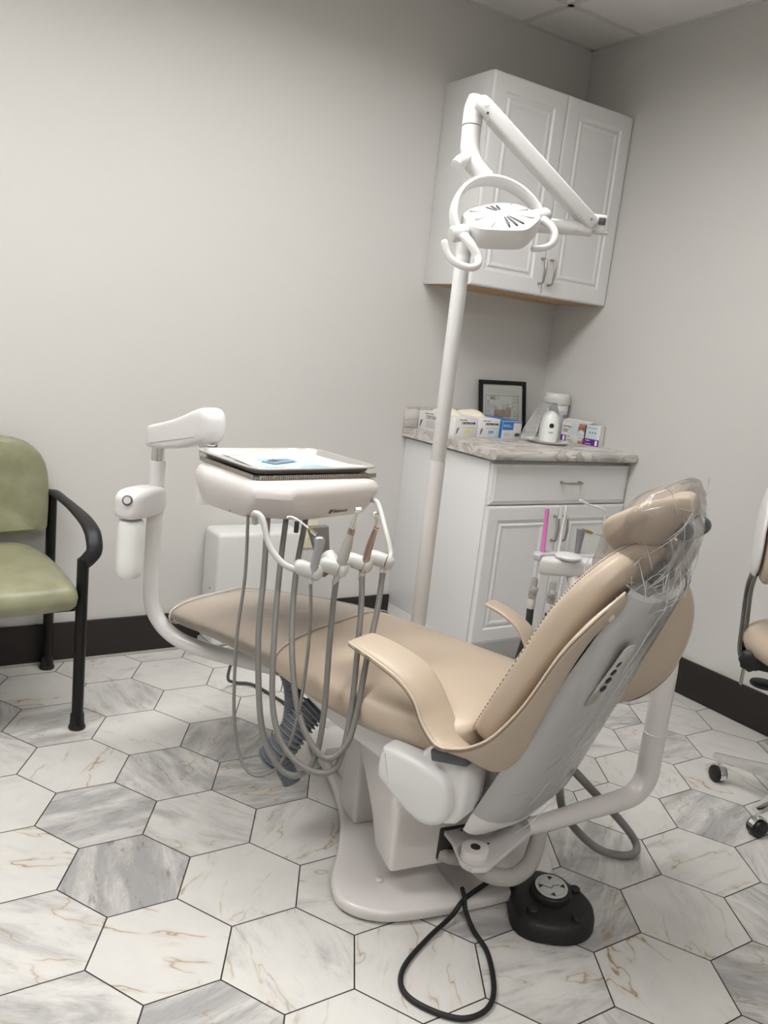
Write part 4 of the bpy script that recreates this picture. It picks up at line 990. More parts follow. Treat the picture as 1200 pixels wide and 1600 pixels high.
for i, ((nm, lab, cat), hs, r) in enumerate(zip(hps, hoses, radii)):
    t = root(nm, lab, cat, tuple(HB[i]))
    obj('hose' if i < 3 else 'tubing', tube(B(), hs, r, n=12, sm=8), M_TUBE, t, world=True)
    p = V(hs[-1])
    if i == 0:
        b = B(); cyl(b, p-V((0, 0, .004)), p+V((.001, 0, .012)), .0072, 16, .001); obj('hose_ferrule', b, M_GP, t, world=True)
        b = tube(B(), [p+V((.002, -.003, .010)), p+V((.004, -.004, .04)), p+V((.010, -.004, .078)), p+V((.012, .0, .092))], [.0085, .0095, .0105, .013], n=16, sm=6, endround=True); obj('handle', b, mat('syringe_grey', (.40, .41, .43), .28, .6), t, world=True)
        tip = p+V((.012, .002, .098)); b = B()
        for dx in (-.003, .005): cyl(b, tip+V((dx, -.006, -.004)), tip+V((dx, -.013, -.002)), .0032, 12)
        obj('button', b, M_CHROME, t, world=True)
        b = tube(B(), [tip+V((-.006, .004, .004)), tip+V((-.016, .010, .012))], .0045, n=12, sm=1); obj('nozzle_nut', b, M_CHROME, t, world=True)
        b = tube(B(), [tip+V((-.014, .009, .011)), tip+V((-.022, .014, .017))], .0028, n=10, sm=1); obj('nozzle_ring', b, M_GOLD, t, world=True)
        b = tube(B(), [tip+V((-.020, .013, .016)), tip+V((-.038, .026, .030)), tip+V((-.053, .036, .036)), tip+V((-.060, .040, .034))], .0024, n=10, sm=6); obj('nozzle', b, M_CHROME, t, world=True)
    elif i == 1:
        ax = V((.020, -.010, .110)).normalized()
        lathe(b := B(), [(.0058, -.016), (.0075, -.010), (.0075, .006), (.010, .010), (.0125, .022), (.0125, .045)], align(ax, p), 24); obj('motor', b, M_STEEL, t, world=True)
        lathe(b := B(), [(.0115, .045), (.0125, .050), (.0115, .078), (.0090, .096), (.0080, .104)], align(ax, p), 24); obj('sleeve', b, M_STEEL, t, world=True)
        lathe(b := B(), [(.0078, .104), (.0078, .114), (.006, .118)], align(ax, p), 24); obj('brass_collar', b, M_COPPER, t, world=True)
        lathe(b := B(), [(.0062, .118), (.0058, .128), (.0042, .142), (.0042, .156)], align(ax, p), 20); obj('neck', b, M_CHROME, t, world=True)
        c = p+ax*.160; b = B(); lathe(b, [(.0045, -.008), (.0068, -.006), (.0070, .005), (.0045, .008)], align((1, -.3, .1), c), 20); obj('head', b, M_CHROME, t, world=True)
    elif i == 2:
        lathe(b := B(), [(.0058, -.014), (.0078, -.010), (.0078, .006), (.007, .010)], align(HX, p), 20); obj('coupling', b, M_STEEL, t, world=True)
        b = tube(B(), [p+V((0, 0, .008)), p+V((.004, -.004, .04)), p+V((.010, -.006, .075)), p+V((.018, -.008, .108))], [.0088, .0088, .0078, .0056], n=18, sm=6); obj('handle', b, M_COPPER, t, world=True)
        b = B(); cyl(b, p+V((.0188, -.0084, .110)), p+V((.0192, -.0086, .1125)), .0062, 18); obj('red_ring', b, M_RED, t, world=True)
        b = tube(B(), [p+V((.0190, -.0084, .112)), p+V((.020, -.008, .128)), p+V((.017, -.006, .138))], [.0050, .0045, .0045], n=14, sm=4); obj('neck', b, M_CHROME, t, world=True)
        c = p+V((.015, -.006, .142)); b = B(); lathe(b, [(.004, -.007), (.0060, -.005), (.0062, .004), (.004, .007)], align((1, -.3, .15), c), 20); obj('head', b, M_CHROME, t, world=True)
    else:
        lathe(b := B(), [(.0058, -.016), (.0078, -.010), (.0078, .012), (.006, .015)], align(HX, p), 20); obj('ferrule', b, M_GP, t, world=True)

# ================================================================== OPERATING LIGHT
dl = root('operating_light', 'white dental operating light on a tall post with a folding arm', 'dental light', (-1.451, -1.150, .30))
b = tube(B(), [(-1.60, -1.30, .33), (-1.53, -1.235, .36), (-1.475, -1.175, .42), (-1.452, -1.152, .485), (-1.451, -1.150, .60), (-1.451, -1.150, .95)], .0215, n=26, sm=8); obj('lower_post', b, M_WP, dl, world=True)
b = B(); cyl(b, (-1.451, -1.150, .95), (-1.451, -1.150, 1.50), .0200, 28, .002); obj('upper_post', b, M_WB, dl, world=True)
b = tube(B(), [(-1.451, -1.150, 1.495), (-1.451, -1.152, 1.54), (-1.440, -1.163, 1.572), (-1.405, -1.196, 1.584), (-1.30, -1.30, 1.586), (-1.225, -1.372, 1.586)], [.020, .020, .020, .019, .019, .018], n=26, sm=8); obj('swing_arm', b, M_WB, dl, world=True)
# folding arm (parallel link)
A0, A1 = V((-1.232, -1.368, 1.603)), V((-1.503, -1.228, 1.836))
ax = (A1-A0).normalized(); sd = ax.cross(V((0, 0, 1))).normalized(); nn = sd.cross(ax)
secs = []
LL = (A1-A0).length
for t, a, hh in ((-.014, .016, .010), (-.010, .021, .0145), (.0, .023, .0165), (LL, .023, .0175), (LL+.014, .021, .0155), (LL+.020, .016, .010)):
    secs.append(sellip(A0+ax*t, sd, nn, a, hh, 7, 28))
fa = obj('folding_arm', loft(B(), secs), M_WB, dl, world=True)
b = B(); box(b, (0, 0, 0), (.038, LL*.92, .004), frame(A0+ax*LL*.46-nn*.0168, sd, ax)); obj('arm_underside_shade', b, M_GP, fa, world=True)  # greyer plate paints the shade on the underside of the arm
for t in (LL-.002, .006):
    b = B(); q = A0+ax*t; sg = 1 if sd.dot(V((-.5, -.8, 0))) > 0 else -1
    cyl(b, q+sd*sg*.0225, q+sd*sg*.0250, .0035, 12); obj('pivot_screw', b, M_CHROME, fa, world=True)
b = B(); cyl(b, A0+ax*(LL-.018)-nn*.012+sd*.0232*sg, A0+ax*(LL-.018)-nn*.012+sd*.0245*sg, .003, 12); obj('dark_pin', b, M_INK, fa, world=True)
b = B(); q = V((-1.212, -1.378, 1.602)); M_ = frame(q, (.83, -.56, 0), (0, 0, 1))
box(b, (0, 0, 0), (.040, .040, .030), M_, bev=.004); kn = obj('elbow_block', b, M_WB, dl, world=True)
b = B(); box(b, (0, 0, 0), (.018, .018, .034), M_ @ Matrix.Translation((.006, .004, .0)), bev=.002); obj('elbow_recess', b, M_SLATE, kn, world=True)
b = B(); box(b, (0, 0, 0), (.090, .007, .028), M_ @ Matrix.Translation((-.018, -.022, 0)), bev=.002); obj('elbow_plate', b, M_GP, kn, world=True)
# neck
b = tube(B(), [(-1.507, -1.196, 1.862), (-1.510, -1.198, 1.835), (-1.514, -1.203, 1.790)], [.017, .0235, .0245], n=28, sm=8, endround=False)
cyl(b, A1-sd*.0, (-1.510, -1.198, 1.838), .020, 24, .003)
obj('neck_upper', b, M_WB, dl, world=True)
b = tube(B(), [(-1.514, -1.203, 1.788), (-1.516, -1.208, 1.755), (-1.517, -1.214, 1.728), (-1.512, -1.226, 1.702), (-1.500, -1.245, 1.682), (-1.485, -1.262, 1.668)], [.0235, .0235, .024, .024, .021, .017], n=28, sm=8); obj('neck_lower', b, M_WB, dl, world=True)
b = B(); cyl(b, (-1.528, -1.222, 1.715), (-1.566, -1.236, 1.692), .0155, 24, .003); cyl(b, (-1.562, -1.235, 1.694), (-1.578, -1.241, 1.685), .0125, 24, .002); obj('tension_knob', b, M_WB, dl, world=True)
# yoke ring + lamp head, local lamp frame
KL, KR = V((-1.598, -1.312, 1.520)), V((-1.366, -1.334, 1.596))
wx = (KR-KL).normalized(); HC = (KL+KR)/2; RW = (KR-KL).length/2
vyk = V((-1.472, -1.262, 1.672))-HC; vyk = (vyk-wx*vyk.dot(wx)); RH = vyk.length; vyk.normalize()
wy = wx.cross(vyk).normalized()
secs = []
for k in range(33):
    a = PI*k/32; c = HC-wx*math.cos(a)*RW+vyk*math.sin(a)*RH
    rad = (-wx*math.cos(a)*RW+vyk*math.sin(a)*RH).normalized()
    secs.append(sellip(c, rad, wy, .0065, .0165+.004*math.sin(a), 3.2, 20))
yk = obj('yoke', loft(B(), secs), M_WB, dl, world=True)
for p_, s_ in ((KL, -1), (KR, 1)):
    b = B(); cyl(b, p_-wx*s_*.022, p_+wx*s_*.016, .0190, 32, .002); cyl(b, p_+wx*s_*.012, p_+wx*s_*.020, .0165, 32, .002); obj('pivot_knob', b, M_WB, yk, world=True)
# lamp body: plan outline in (wx, fy) where the body plane is tilted
up_l = V((-.35, -.42, .84)); up_l = (up_l-wx*up_l.dot(wx)).normalized()
bx_ = (wx-up_l*wx.dot(up_l)).normalized(); by_ = up_l.cross(bx_).normalized()
LMx = Matrix(((bx_.x, by_.x, up_l.x, HC.x), (bx_.y, by_.y, up_l.y, HC.y), (bx_.z, by_.z, up_l.z, HC.z), (0, 0, 0, 1)))
def lring(k, z, sh=0):
    O_ = [(-.088, .048), (-.098, -.012), (-.088, -.040), (-.005, -.082), (.022, -.084), (.092, -.042), (.098, -.015), (.086, .045), (.040, .078), (-.045, .080)]
    P = []
    for i in range(len(O_)):
        a, m_, c_ = V((*O_[i-1], 0)), V((*O_[i], 0)), V((*O_[(i+1) % len(O_)], 0))
        p_ = m_+(a-m_)*.36; q_ = m_+(c_-m_)*.36
        for j in range(6):
            t = j/5; P.append((p_*(1-t)**2+m_*2*t*(1-t)+q_*t*t)*k)
    return [LMx @ V((p.x, p.y, z)) for p in P]
secs = [lring(.80, -.032), lring(.88, -.031), lring(.94, -.024), lring(1.0, .0), lring(1.0, .012), lring(.965, .020), lring(.90, .0225), lring(.6, .0265), lring(.3, .0285), lring(.05, .029)]
lh = obj('lamp_head', loft(B(), secs), M_WB, dl, world=True)
b = B(); prev = [lring(.74, -.0335), lring(.74, -.031)]; loft(b, prev); obj('lamp_lens', b, M_CLEAR, lh, world=True)
for k in range(20):
    a = 2*PI*k/20; front = abs(math.sin(a)) > .93
    r0, r1, wd = (.016, (.066 if math.sin(a) < 0 else .050) if front else .078, .0038 if front else .0008)
    if k % 2 and not front: r1 = .050
    c = V((math.cos(a)*(r0+r1)/2, math.sin(a)*(r0+r1)/2, 0))
    m_ = LMx @ Matrix.Translation((c.x, c.y, .0268-.00005*(k % 3))) @ Matrix.Rotation(a, 4, 'Z') @ Matrix.Rotation(.035, 4, 'Y')
    b = lathe(B(), [(1, -.5), (1, .5)], m_ @ Matrix.Diagonal((r1-r0, wd, .0035, 1)) @ Matrix.Diagonal((.5, 1, 1, 1)), 14); obj('vent_slot', b, M_INK if front else M_GP, lh, world=True)
for x in (-.072, .066):
    b = lathe(B(), [(.004, .020), (.004, .0245)], LMx @ Matrix.Translation((x, -.022, .0)), 12); obj('body_screw', b, M_GP, lh, world=True)
# curled handles
def hook(pts, r): return tube(B(), pts, r, n=16, sm=8, endround=True)
obj('handle', hook([(-1.600, -1.340, 1.512), (-1.592, -1.362, 1.492), (-1.582, -1.378, 1.466), (-1.588, -1.388, 1.448), (-1.606, -1.384, 1.440), (-1.630, -1.366, 1.446), (-1.646, -1.348, 1.464), (-1.652, -1.336, 1.492)], [.012, .0105, .0095, .009, .0085, .0085, .0085, .0085]), M_WP, lh, world=True, label='curled white side handle')
obj('handle', hook([(-1.372, -1.350, 1.585), (-1.362, -1.372, 1.570), (-1.358, -1.385, 1.550), (-1.366, -1.388, 1.530), (-1.384, -1.380, 1.517), (-1.408, -1.366, 1.512)], [.011, .010, .009, .0085, .008, .008]), M_WP, lh, world=True, label='curled white side handle')

# ================================================================== ASSISTANT UNIT on its bent post
au = root('assistant_unit', 'white assistant instrument holder on a thick bent post behind the backrest', 'instrument unit', (-1.132, -1.757, .19))
M_STK = mat('bracket_grey_white', (.60, .575, .56), .4)
# plate bracket with hub disc
b = B(); prism(b, [(-1.689, -1.640), (-1.629, -1.645), (-1.628, -1.690), (-1.612, -1.718), (-1.511, -1.687), (-1.445, -1.697), (-1.505, -1.747), (-1.650, -1.798), (-1.690, -1.812), (-1.722, -1.800), (-1.728, -1.765), (-1.700, -1.700)], .012, Matrix.Translation((0, 0, .172)), bev=.0025)
obj('bracket_plate', b, M_STK, au, world=True)
b = B(); cyl(b, (-1.694, -1.770, .166), (-1.694, -1.770, .210), .030, 36, .003); cyl(b, (-1.694, -1.770, .194), (-1.694, -1.770, .1955), .0307, 36); hub = obj('hub', b, M_WPW, au, world=True)
b = B(); cyl(b, (-1.694, -1.770, .210), (-1.694, -1.770, .2112), .011, 24); obj('hub_hole', b, M_INK, hub, world=True)
for x, y in ((-1.535, -1.712), (-1.485, -1.712)):
    b = B(); cyl(b, (x, y, .184), (x, y, .194), .0085, 8); cyl(b, (x, y, .193), (x, y, .202), .005, 12); obj('bolt', b, M_CHROME, au, world=True)
for x, y in ((-1.655, -1.676), (-1.630, -1.742)):
    b = B(); cyl(b, (x, y, .1835), (x, y, .1848), .0032, 10); obj('plate_hole', b, M_INK, au, world=True)
b = tube(B(), [(-1.50, -1.725, .182), (-1.42, -1.738, .190), (-1.33, -1.746, .198), (-1.22, -1.753, .202), (-1.165, -1.755, .212), (-1.134, -1.757, .250), (-1.132, -1.757, .315), (-1.132, -1.757, .42), (-1.132, -1.757, .55), (-1.132, -1.748, .585), (-1.130, -1.70, .598), (-1.100, -1.45, .590), (-1.070, -1.345, .658)],
         [.020, .022, .0235, .0255, .027, .0285, .0285, .0275, .026, .024, .022, .020, .018], n=28, sm=8); obj('bent_post', b, M_WPW, au, world=True)
b = tube(B(), [(-1.132, -1.757, .372), (-1.132, -1.757, .375)], .0292, n=28, sm=1); obj('post_joint_ring', b, M_WB, au, world=True)
b = ribbed(B(), [(-1.680, -1.745, .160), (-1.655, -1.775, .138), (-1.60, -1.795, .125), (-1.54, -1.785, .130), (-1.49, -1.755, .148), (-1.46, -1.73, .166)], .019, .007, .0003, 20); obj('cable_conduit', b, M_CORRW, au, world=True, label='pale ribbed cable conduit under the bracket')
# holder head
AMx = Matrix.Translation((-1.085, -1.335, 0)) @ Matrix.Rotation(math.radians(-22), 4, 'Z')
def ap(x, y, z): return AMx @ V((x, y, z))
b = prism(B(), [(-.075, -.028), (.10, -.028), (.12, .0), (.10, .032), (-.055, .034), (-.078, .01)], .050, AMx @ Matrix.Translation((0, 0, .656)), bev=.012, smoothn=3); hh = obj('holder_body', b, M_WB, au, world=True)
b = B(); lathe(b, [(.030, 0), (.037, .003), (.038, .008), (.034, .012), (.01, .0135)], Matrix.Translation(ap(-.005, -.010, .706)), 36); obj('round_cap', b, M_WB, hh, world=True)
b = prism(B(), [(-.105, -.006), (-.095, .028), (-.04, .048), (.09, .05), (.14, .03), (.15, .0), (.14, -.012), (.09, .016), (-.02, .018), (-.075, .002), (-.09, -.018)], .020, AMx @ Matrix.Translation((0, 0, .694)), bev=.005); obj('rail', b, mat('rail_grey', (.50, .50, .51), .35), au, world=True)
b = B()
# instruments hanging in it
def valve(dx, dy, lab, nm='suction_valve'):
    t = root(nm, lab, 'suction tip holder', tuple(ap(dx, dy, .60)))
    q = ap(dx, dy, 0)
    lathe(b := B(), [(.008, .640), (.0105, .632), (.0095, .612), (.012, .604), (.0125, .586), (.011, .578)], Matrix.Translation((q.x, q.y, 0)), 22); obj('valve_body', b, M_STEEL, t, world=True)
    b = B(); box(b, (q.x-.004, q.y-.006, .606), (.020, .020, .024), rotm(rx=.5, rz=.5), bev=.005); obj('valve_lever', b, M_STEEL, t, world=True)
    lathe(b := B(), [(.0115, .578), (.0122, .576), (.0122, .552), (.0112, .549)], Matrix.Translation((q.x, q.y, 0)), 22); obj('white_collar', b, M_WB, t, world=True)
    b = tube(B(), [(q.x, q.y, .551), (q.x, q.y, .48), (q.x-.01, q.y+.01, .36), (q.x-.02, q.y-.02, .27), (q.x-.04, q.y-.10, .22)], .0108, n=14, sm=6); obj('suction_hose', b, M_TUBED, t, world=True)
    return t
t1 = valve(-.088, .005, 'metal suction valve hanging leftmost below the white assistant holder')
t2 = valve(-.045, -.028, 'metal suction valve hanging under the front of the assistant holder')
q = ap(-.080, .010, 0)
b = tube(B(), [(q.x+.012, q.y+.004, .712), (q.x+.020, q.y+.016, .775), (q.x+.026, q.y+.026, .836)], .0062, n=14, sm=4)
tag(obj('suction_tip', b, M_PINK), 'bright pink straight suction tube standing in the assistant holder', 'suction tip')
b = tube(B(), [tuple(ap(-.018, .030, .700)), tuple(ap(-.012, .040, .77)), tuple(ap(-.005, .050, .850))], [.0048, .0040, .0030], n=12, sm=4)
tag(obj('suction_tip', b, M_WB), 'thin white straight suction tube beside the pink one', 'suction tip')
p = ap(.098, .012, 0)
b = tube(B(), [(p.x+.018, p.y-.018, .700), (p.x+.015, p.y-.012, .745), (p.x+.006, p.y, .790), (p.x+.002, p.y+.002, .835), (p.x-.006, p.y+.006, .852), (p.x-.045, p.y+.026, .862), (p.x-.072, p.y+.036, .872)], [.003]*6+[.0045], n=10, sm=6, endround=True)
tag(obj('saliva_ejector', b, M_WB), 'white bent saliva ejector tube next to the bagged headrest', 'saliva ejector')
s = ap(.040, .030, 0)
t = root('assistant_syringe', 'grey air-water syringe standing upright in the assistant holder', 'syringe', (s.x, s.y, .70))
b = tube(B(), [(s.x, s.y, .70), (s.x+.004, s.y+.003, .74), (s.x+.006, s.y+.004, .785)], [.0085, .0095, .013], n=16, sm=5); obj('handle', b, mat('syringe_blue_grey', (.28, .29, .33), .3, .5), t, world=True)
b = tube(B(), [(s.x+.006, s.y+.002, .782), (s.x+.026, s.y-.010, .778), (s.x+.034, s.y-.015, .776)], [.006, .0055, .004], n=12, sm=3); obj('nozzle_nut', b, M_GOLD, t, world=True)
b = tube(B(), [(s.x+.032, s.y-.014, .776), (s.x+.062, s.y-.032, .772)], .0022, n=8, sm=1); obj('nozzle', b, M_CHROME, t, world=True)

# ================================================================== FOOT CONTROL
fc = root('foot_control', 'black rubber foot control disc with a white symbol plate in front of the base', 'foot pedal', (-1.475, -1.818, 0))
fo = []
for k in range(40):
    a = 2*PI*k/40; r = .098
    tip = max(0, math.cos(a-math.radians(72)))**6*.026+max(0, math.cos(a-math.radians(188)))**10*.016
    fo.append((r+tip, a))
def fring(z, off): return [V((-1.475+(r+off)*math.cos(a), -1.818+(r+off)*math.sin(a), z)) for r, a in fo]
secs = [fring(.002, -.004), fring(.004, 0), fring(.022, -.001), fring(.036, -.005), fring(.043, -.012), fring(.046, -.024), fring(.049, -.050)]
obj('pedal_body', loft(B(), secs), mat('pedal_rubber', (.0045, .0045, .005), .55, bump=.1, bscale=300), fc, world=True)
TC = V((-1.468, -1.800, .0)); tm = Matrix.Translation((TC.x, TC.y, .046)) @ Matrix.Rotation(.10, 4, 'X') @ Matrix.Rotation(-.08, 4, 'Y')
b = lathe(B(), [(.050, -.006), (.048, .004), (.046, .018), (.044, .021), (.041, .022)], tm, 40); obj('control_disc', b, M_BLKP, fc, world=True)
dp = obj('symbol_plate', lathe(B(), [(.0375, .0215), (.0375, .0232), (.036, .0236)], tm, 40), mat('plate_white_grey', (.47, .47, .46), .45), fc, world=True)
for k in range(4):
    a = PI/4+k*PI/2+.25; m_ = tm @ Matrix.Translation((.0265*math.cos(a), .0265*math.sin(a), .0236)) @ Matrix.Rotation([0.1, .1, PI+.1, PI+.1][k], 4, 'Z')
    obj('arrow_mark', prism(B(), [(-.0065, -.0045), (.0065, -.0045), (0, .0065)], .0006, m_), M_INK, dp, world=True)
m_ = tm @ Matrix.Translation((0, 0, .0236)) @ Matrix.Rotation(-.2, 4, 'Z')
b = B()
for p0, p1 in (((-.018, .006), (-.004, -.006)), ((-.004, -.006), (.005, .0)), ((.005, .0), (.019, -.002)), ((-.021, .009), (-.019, .0075))):
    c = ((p0[0]+p1[0])/2, (p0[1]+p1[1])/2); L_ = math.hypot(p1[0]-p0[0], p1[1]-p0[1]); a = math.atan2(p1[1]-p0[1], p1[0]-p0[0])
    box(b, (0, 0, 0), (L_+.0015, .0017, .0008), m_ @ Matrix.Translation((*c, 0)) @ Matrix.Rotation(a, 4, 'Z'))
obj('chair_symbol', b, M_INK, dp, world=True)
b = tube(B(), [tm @ V((.0305*math.cos(2*PI*k/32), .0305*math.sin(2*PI*k/32), .0236)) for k in range(32)], .0004, n=5, sm=1, closed=True); obj('plate_ring_line', b, M_INKG, dp, world=True)
for a in (.05, 1.35, 3.25, 4.75):
    x, y = -1.475+.073*math.cos(a), -1.818+.073*math.sin(a); b = lathe(B(), [(.013, .043), (.0125, .051), (.010, .053)], Matrix.Translation((x, y, 0)), 20); obj('rubber_button', b, M_BLKP, fc, world=True)
b = tube(B(), [(-1.535, -1.755, .020), (-1.520, -1.722, .040), (-1.515, -1.708, .048), (-1.535, -1.700, .046), (-1.59, -1.703, .040), (-1.662, -1.722, .036), (-1.700, -1.733, .016), (-1.78, -1.758, .007), (-1.868, -1.80, .007), (-1.909, -1.839, .007), (-1.916, -1.881, .007), (-1.891, -1.932, .007), (-1.85, -1.97, .007), (-1.795, -1.972, .007), (-1.746, -1.936, .007), (-1.693, -1.852, .007), (-1.677, -1.784, .008), (-1.665, -1.738, .022), (-1.662, -1.724, .048), (-1.655, -1.712, .044), (-1.640, -1.690, .038)], .0055, n=12, sm=8)
obj('cable', b, M_RUB, fc, world=True)

# ================================================================== OPERATOR STOOL (right edge)
SX, SY = -.425, -1.790
so = root('operator_stool', 'tan operator stool with white back shell and chrome star base on castors', 'stool', (SX, SY, 0), 0)
arms_a = [math.radians(q_) for q_ in (108, 184, 256, 328, 36)]
for k, a in enumerate(arms_a):
    d_ = V((math.cos(a), math.sin(a), 0)); s_ = V((-d_.y, d_.x, 0)); secs = []
    for t, hw, z0, z1 in ((.03, .026, .075, .125), (.12, .021, .078, .112), (.20, .016, .076, .098), (.255, .014, .074, .090), (.263, .009, .076, .088)):
        c = V((SX, SY, (z0+z1)/2))+d_*t; secs.append([c+s_*hw+V((0, 0, -(z1-z0)/2)), c+s_*hw*.9+V((0, 0, (z1-z0)/2*.7)), c+V((0, 0, (z1-z0)/2)), c-s_*hw*.9+V((0, 0, (z1-z0)/2*.7)), c-s_*hw+V((0, 0, -(z1-z0)/2))])
    lg = obj('leg', loft(B(), secs), M_CHROME, so, world=True)
    c = V((SX, SY, 0))+d_*.245; ca = a+(.9 if k == 0 else 1.3); cd = V((math.cos(ca), math.sin(ca), 0))
    b = B(); cyl(b, c+V((0, 0, .045)), c+V((0, 0, .080)), .006, 12); obj('caster_stem', b, M_CHROME, lg, world=True)
    o_ = c+V((.004, -.004, 0))
    b = B()
    cyl(b, o_-cd*.020+V((0, 0, .0265)), o_+cd*.020+V((0, 0, .0265)), .0255, 28, .006); obj('caster_wheel', b, M_BLKP, lg, world=True)
    b = B()
    sec = []
    for j in range(13):
        an = PI*.05+PI*1.05*j/12; r_ = cd.cross(V((0, 0, 1))); pc = o_+V((0, 0, .0265))+r_*math.cos(an)*.029+V((0, 0, 1))*math.sin(an)*.029
        sec.append([pc-cd*.010, pc+cd*.010, pc+cd*.010+(pc-o_-V((0, 0, .0265))).normalized()*.002, pc-cd*.010+(pc-o_-V((0, 0, .0265))).normalized()*.002])
    obj('caster_hood', loft(b, sec), M_CHROME, lg, world=True)
b = B(); cyl(b, (SX, SY, .06), (SX, SY, .14), .034, 28, .004); cyl(b, (SX, SY, .13), (SX, SY, .26), .024, 24); obj('hub', b, M_CHROME, so, world=True)
b = B(); cyl(b, (SX, SY, .25), (SX, SY, .42), .014, 20); obj('gas_column', b, M_CHROME, so, world=True)
bq = V((-.52, .85, 0)).normalized(); bw = V((-bq.y, bq.x, 0))      # towards the stool's back
SC = V((SX, SY, 0))
b = B(); cyl(b, (SX, SY, .405), (SX, SY, .43), .05, 24, .004); box(b, (0, 0, 0), (.30, .12, .040), frame(SC+bq*.07+V((0, 0, .446)), bq, bw), bev=.008); me_ = obj('seat_mechanism', b, M_BLKP, so, world=True)
secs = []
for z, r_ in ((.468, .16), (.470, .195), (.480, .212), (.500, .222), (.520, .222), (.538, .212), (.547, .190), (.551, .150), (.552, .05)):
    secs.append([SC+bq*(.02+math.cos(2*PI*k/40)*r_*1.0)+bw*(math.sin(2*PI*k/40)*r_)+V((0, 0, z)) for k in range(40)])
obj('seat', loft(B(), secs), M_TAN, so, world=True)
b = B(); cyl(b, SC+V((0, 0, .458)), SC+V((0, 0, .470)), .185, 36, .002); obj('seat_pan', b, M_WB, so, world=True)
kp = V((-.605, -1.655, .462)); kd = V((-.80, -.45, .1)).normalized()
prof = []
b = B(); sec = []
for t, r_ in ((-.004, .020), (0, .031), (.022, .031), (.028, .024), (.030, .012)):
    xx = kd.orthogonal().normalized(); yy = kd.cross(xx); sec.append([kp+kd*t+(xx*math.cos(2*PI*k/32)+yy*math.sin(2*PI*k/32))*(r_*(1+.07*math.cos(8*2*PI*k/32))) for k in range(32)])
loft(b, sec); cyl(b, kp-kd*.07, kp, .012, 16); obj('adjusting_knob', b, M_BLKP, so, world=True, label='black lobed plastic knob')
# back bar
bb_ = SC+bq*.235
b = tube(B(), [SC+bq*.10+V((0, 0, .425)), SC+bq*.20+V((0, 0, .425)), bb_+V((0, 0, .45)), bb_+bq*.010+V((0, 0, .55)), bb_+bq*.016+V((0, 0, .66)), bb_+bq*.004+V((0, 0, .73)), bb_-bq*.008+V((0, 0, .80))], .0042, n=12, sm=6, sx=3.0, sy=3.4, upv=bq); obj('back_bar', b, mat('dark_reflection_chrome', (.22, .21, .21), .12, 1.0), so, world=True)  # chrome darkened in colour to stand for its dark reflections
b = B(); box(b, (0, 0, 0), (.010, .045, .075), frame(SC+bq*.222+V((0, 0, .395)), bq, bw), bev=.004); obj('bar_end', b, M_NICKEL, so, world=True)
b = B(); cyl(b, SC+bq*.16+bw*.02+V((0, 0, .372)), SC+bq*.16+bw*.02+V((0, 0, .384)), .04, 24, .004); obj('lever_pad', b, M_BLKP, so, world=True)
def back_sheet(off0, off1, z0, z1, hw, p=2.6):
    secs = []
    for k in range(13):
        t = -1+2*k/12; z = (z0+z1)/2+t*(z1-z0)/2; w_ = hw*(1-abs(t)**3*.45); 
        if k in (0, 12): w_ *= .8
        ring = []
        for j in range(30):
            a = 2*PI*j/30; x = math.copysign(abs(math.cos(a))**(2/p), math.cos(a)); y = math.copysign(abs(math.sin(a))**(2/p), math.sin(a))
            o_ = (off0+off1)/2+y*(off1-off0)/2*(1-abs(t)**6*.5)
            ring.append(SC+bq*(.243+o_-.016*(x*w_/hw)**2-.018*max(0, t)**2+.006*t)+bw*(x*w_)+V((0, 0, z)))
        secs.append(ring)
    return secs
obj('back_cushion', loft(B(), back_sheet(-.045, .004, .685, .985, .185)), M_TAN, so, world=True, sub=1)
obj('back_shell', loft(B(), back_sheet(.000, .026, .700, .975, .160)), M_WP, so, world=True, sub=1)
for dz in (.82, .86):
    b = B(); cyl(b, SC+bq*.258+bw*.02+V((0, 0, dz)), SC+bq*.268+bw*.02+V((0, 0, dz)), .007, 14, .002); obj('shell_stud', b, M_WB, so, world=True)

# ================================================================== WAITING CHAIR (left edge)
wc = root('waiting_chair', 'olive green vinyl waiting chair with black metal frame and arms against the wall', 'chair', (-2.49, -.30, 0))
WX = -2.49; LXR = -2.222
def seat_w(z, k):
    pts = []
    O_ = [(-.242, -.22), (-.20, .22), (0, .235), (.20, .22), (.242, -.22), (.18, -.285), (0, -.300), (-.18, -.285)]
    return [V((WX+p.x*k, -.318+p.y*k, z)) for p in catmull([(x, y, 0) for x, y in O_], 6, True)]
secs = [seat_w(.395, .86), seat_w(.398, .95), seat_w(.410, .985), seat_w(.432, 1.0), seat_w(.452, .985), seat_w(.468, .94), seat_w(.478, .84), seat_w(.483, .6), seat_w(.484, .2)]
obj('seat', loft(B(), secs), M_GREEN, wc, world=True)
secs = []
for y, k in ((-.060, .90), (-.064, .97), (-.085, 1.0), (-.105, .98), (-.118, .90), (-.123, .6), (-.124, .2)):
    O_ = [(-.252, -.165), (-.258, -.02), (-.240, .09), (-.165, .155), (0, .172), (.165, .155), (.240, .09), (.258, -.02), (.252, -.165), (.0, -.170)]
    P = []
    for i in range(len(O_)):
        a, m_, c_ = V((*O_[i-1], 0)), V((*O_[i], 0)), V((*O_[(i+1) % len(O_)], 0)); s_ = .30 if i in (0, 8) else .45
        p_ = m_+(a-m_)*(.12 if i in (0, 8) else .45); q_ = m_+(c_-m_)*(.12 if i in (0, 8) else .45)
        for j in range(4):
            t = j/3; P.append(p_*(1-t)**2+m_*2*t*(1-t)+q_*t*t)
    secs.append([V((WX+p.x*k, y-.02*(p.x/.24)**2*-1, .668+p.y*k)) for p in P])
obj('backrest', loft(B(), secs), M_GREEN, wc, world=True)
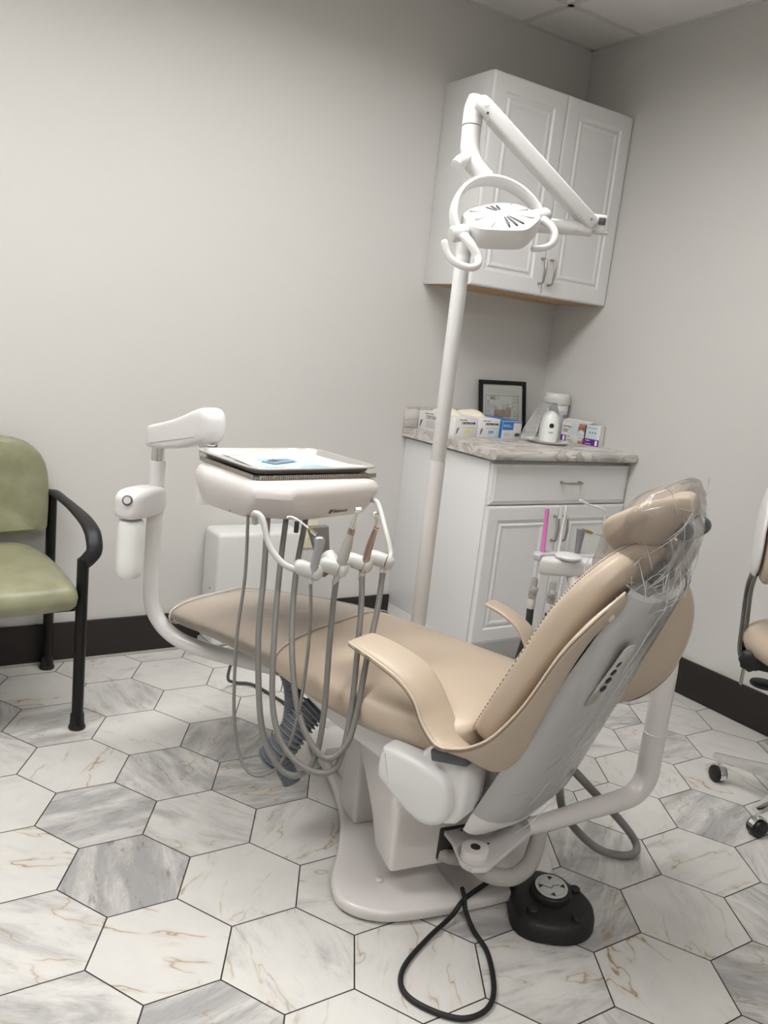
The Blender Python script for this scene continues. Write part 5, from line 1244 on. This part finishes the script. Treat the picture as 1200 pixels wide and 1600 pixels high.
def oval_leg(name, x, y, z0, z1, top_dy=0):
    b = tube(B(), [(x, y, z0), (x, y+top_dy, z1)], .0195, n=20, sm=1, sx=1.15, sy=.85, upv=(0, 1, 0)); lg = obj(name, b, M_BLK, wc, world=True)
    b = lathe(B(), [(.0245, .002), (.0255, .006), (.0215, .014), (.0200, .048)], Matrix.Translation((x, y, 0)), 24); obj('foot_cap', b, M_BLKP, lg, world=True)
for sx in (1, -1):
    x = WX+(LXR-WX)*sx
    oval_leg('front_leg', x-.010*sx, -.535, .015, .535)
    oval_leg('rear_leg', x, -.052, .012, .640)
    ar = [(x, -.040, .630, .018), (x+.001*sx, -.10, .640, .018), (x+.003*sx, -.20, .642, .017), (x+.008*sx, -.30, .640, .018), (x+.014*sx, -.43, .632, .022), (x+.018*sx, -.505, .615, .024), (x+.019*sx, -.535, .590, .024), (x+.016*sx, -.550, .562, .023), (x+.002*sx, -.548, .540, .022), (x-.009*sx, -.538, .524, .021)]
    b = tube(B(), [a[:3] for a in ar], [a[3] for a in ar], n=18, sm=6, sx=.62, sy=1.0, upv=(0, 0, 1), endround=True); obj('armrest', b, M_ARM, wc, world=True)
    b = tube(B(), [(x-.012*sx, -.535, .395), (x-.05*sx, -.50, .388), (x-.10*sx, -.42, .385)], .013, n=12, sm=5); obj('side_bracket', b, M_BLK, wc, world=True)
    b = tube(B(), [(x, -.052, .56), (x-.05*sx, -.048, .57)], .010, n=10, sm=1); obj('back_bracket', b, M_BLK, wc, world=True)
b = B(); box(b, (WX, -.30, .385), (.46, .36, .020), bev=.006); box(b, (WX, -.5, .382), (.50, .03, .03), bev=.008); obj('seat_frame', b, M_BLK, wc, world=True)

for o in list(C.objects):
    if o.parent is None and 'category' in o.keys() and 'group' not in o.keys():
        g = {'face mask': 'paper masks on the instrument tray', 'ceiling light': 'ceiling light panels with added skirts', 'suction tip': 'straight suction tubes in the assistant holder',
             'suction tip holder': 'suction valves hanging under the assistant holder', 'dental handpiece': 'handpieces in the delivery unit holders'}.get(o['category'])
        if g: o['group'] = g
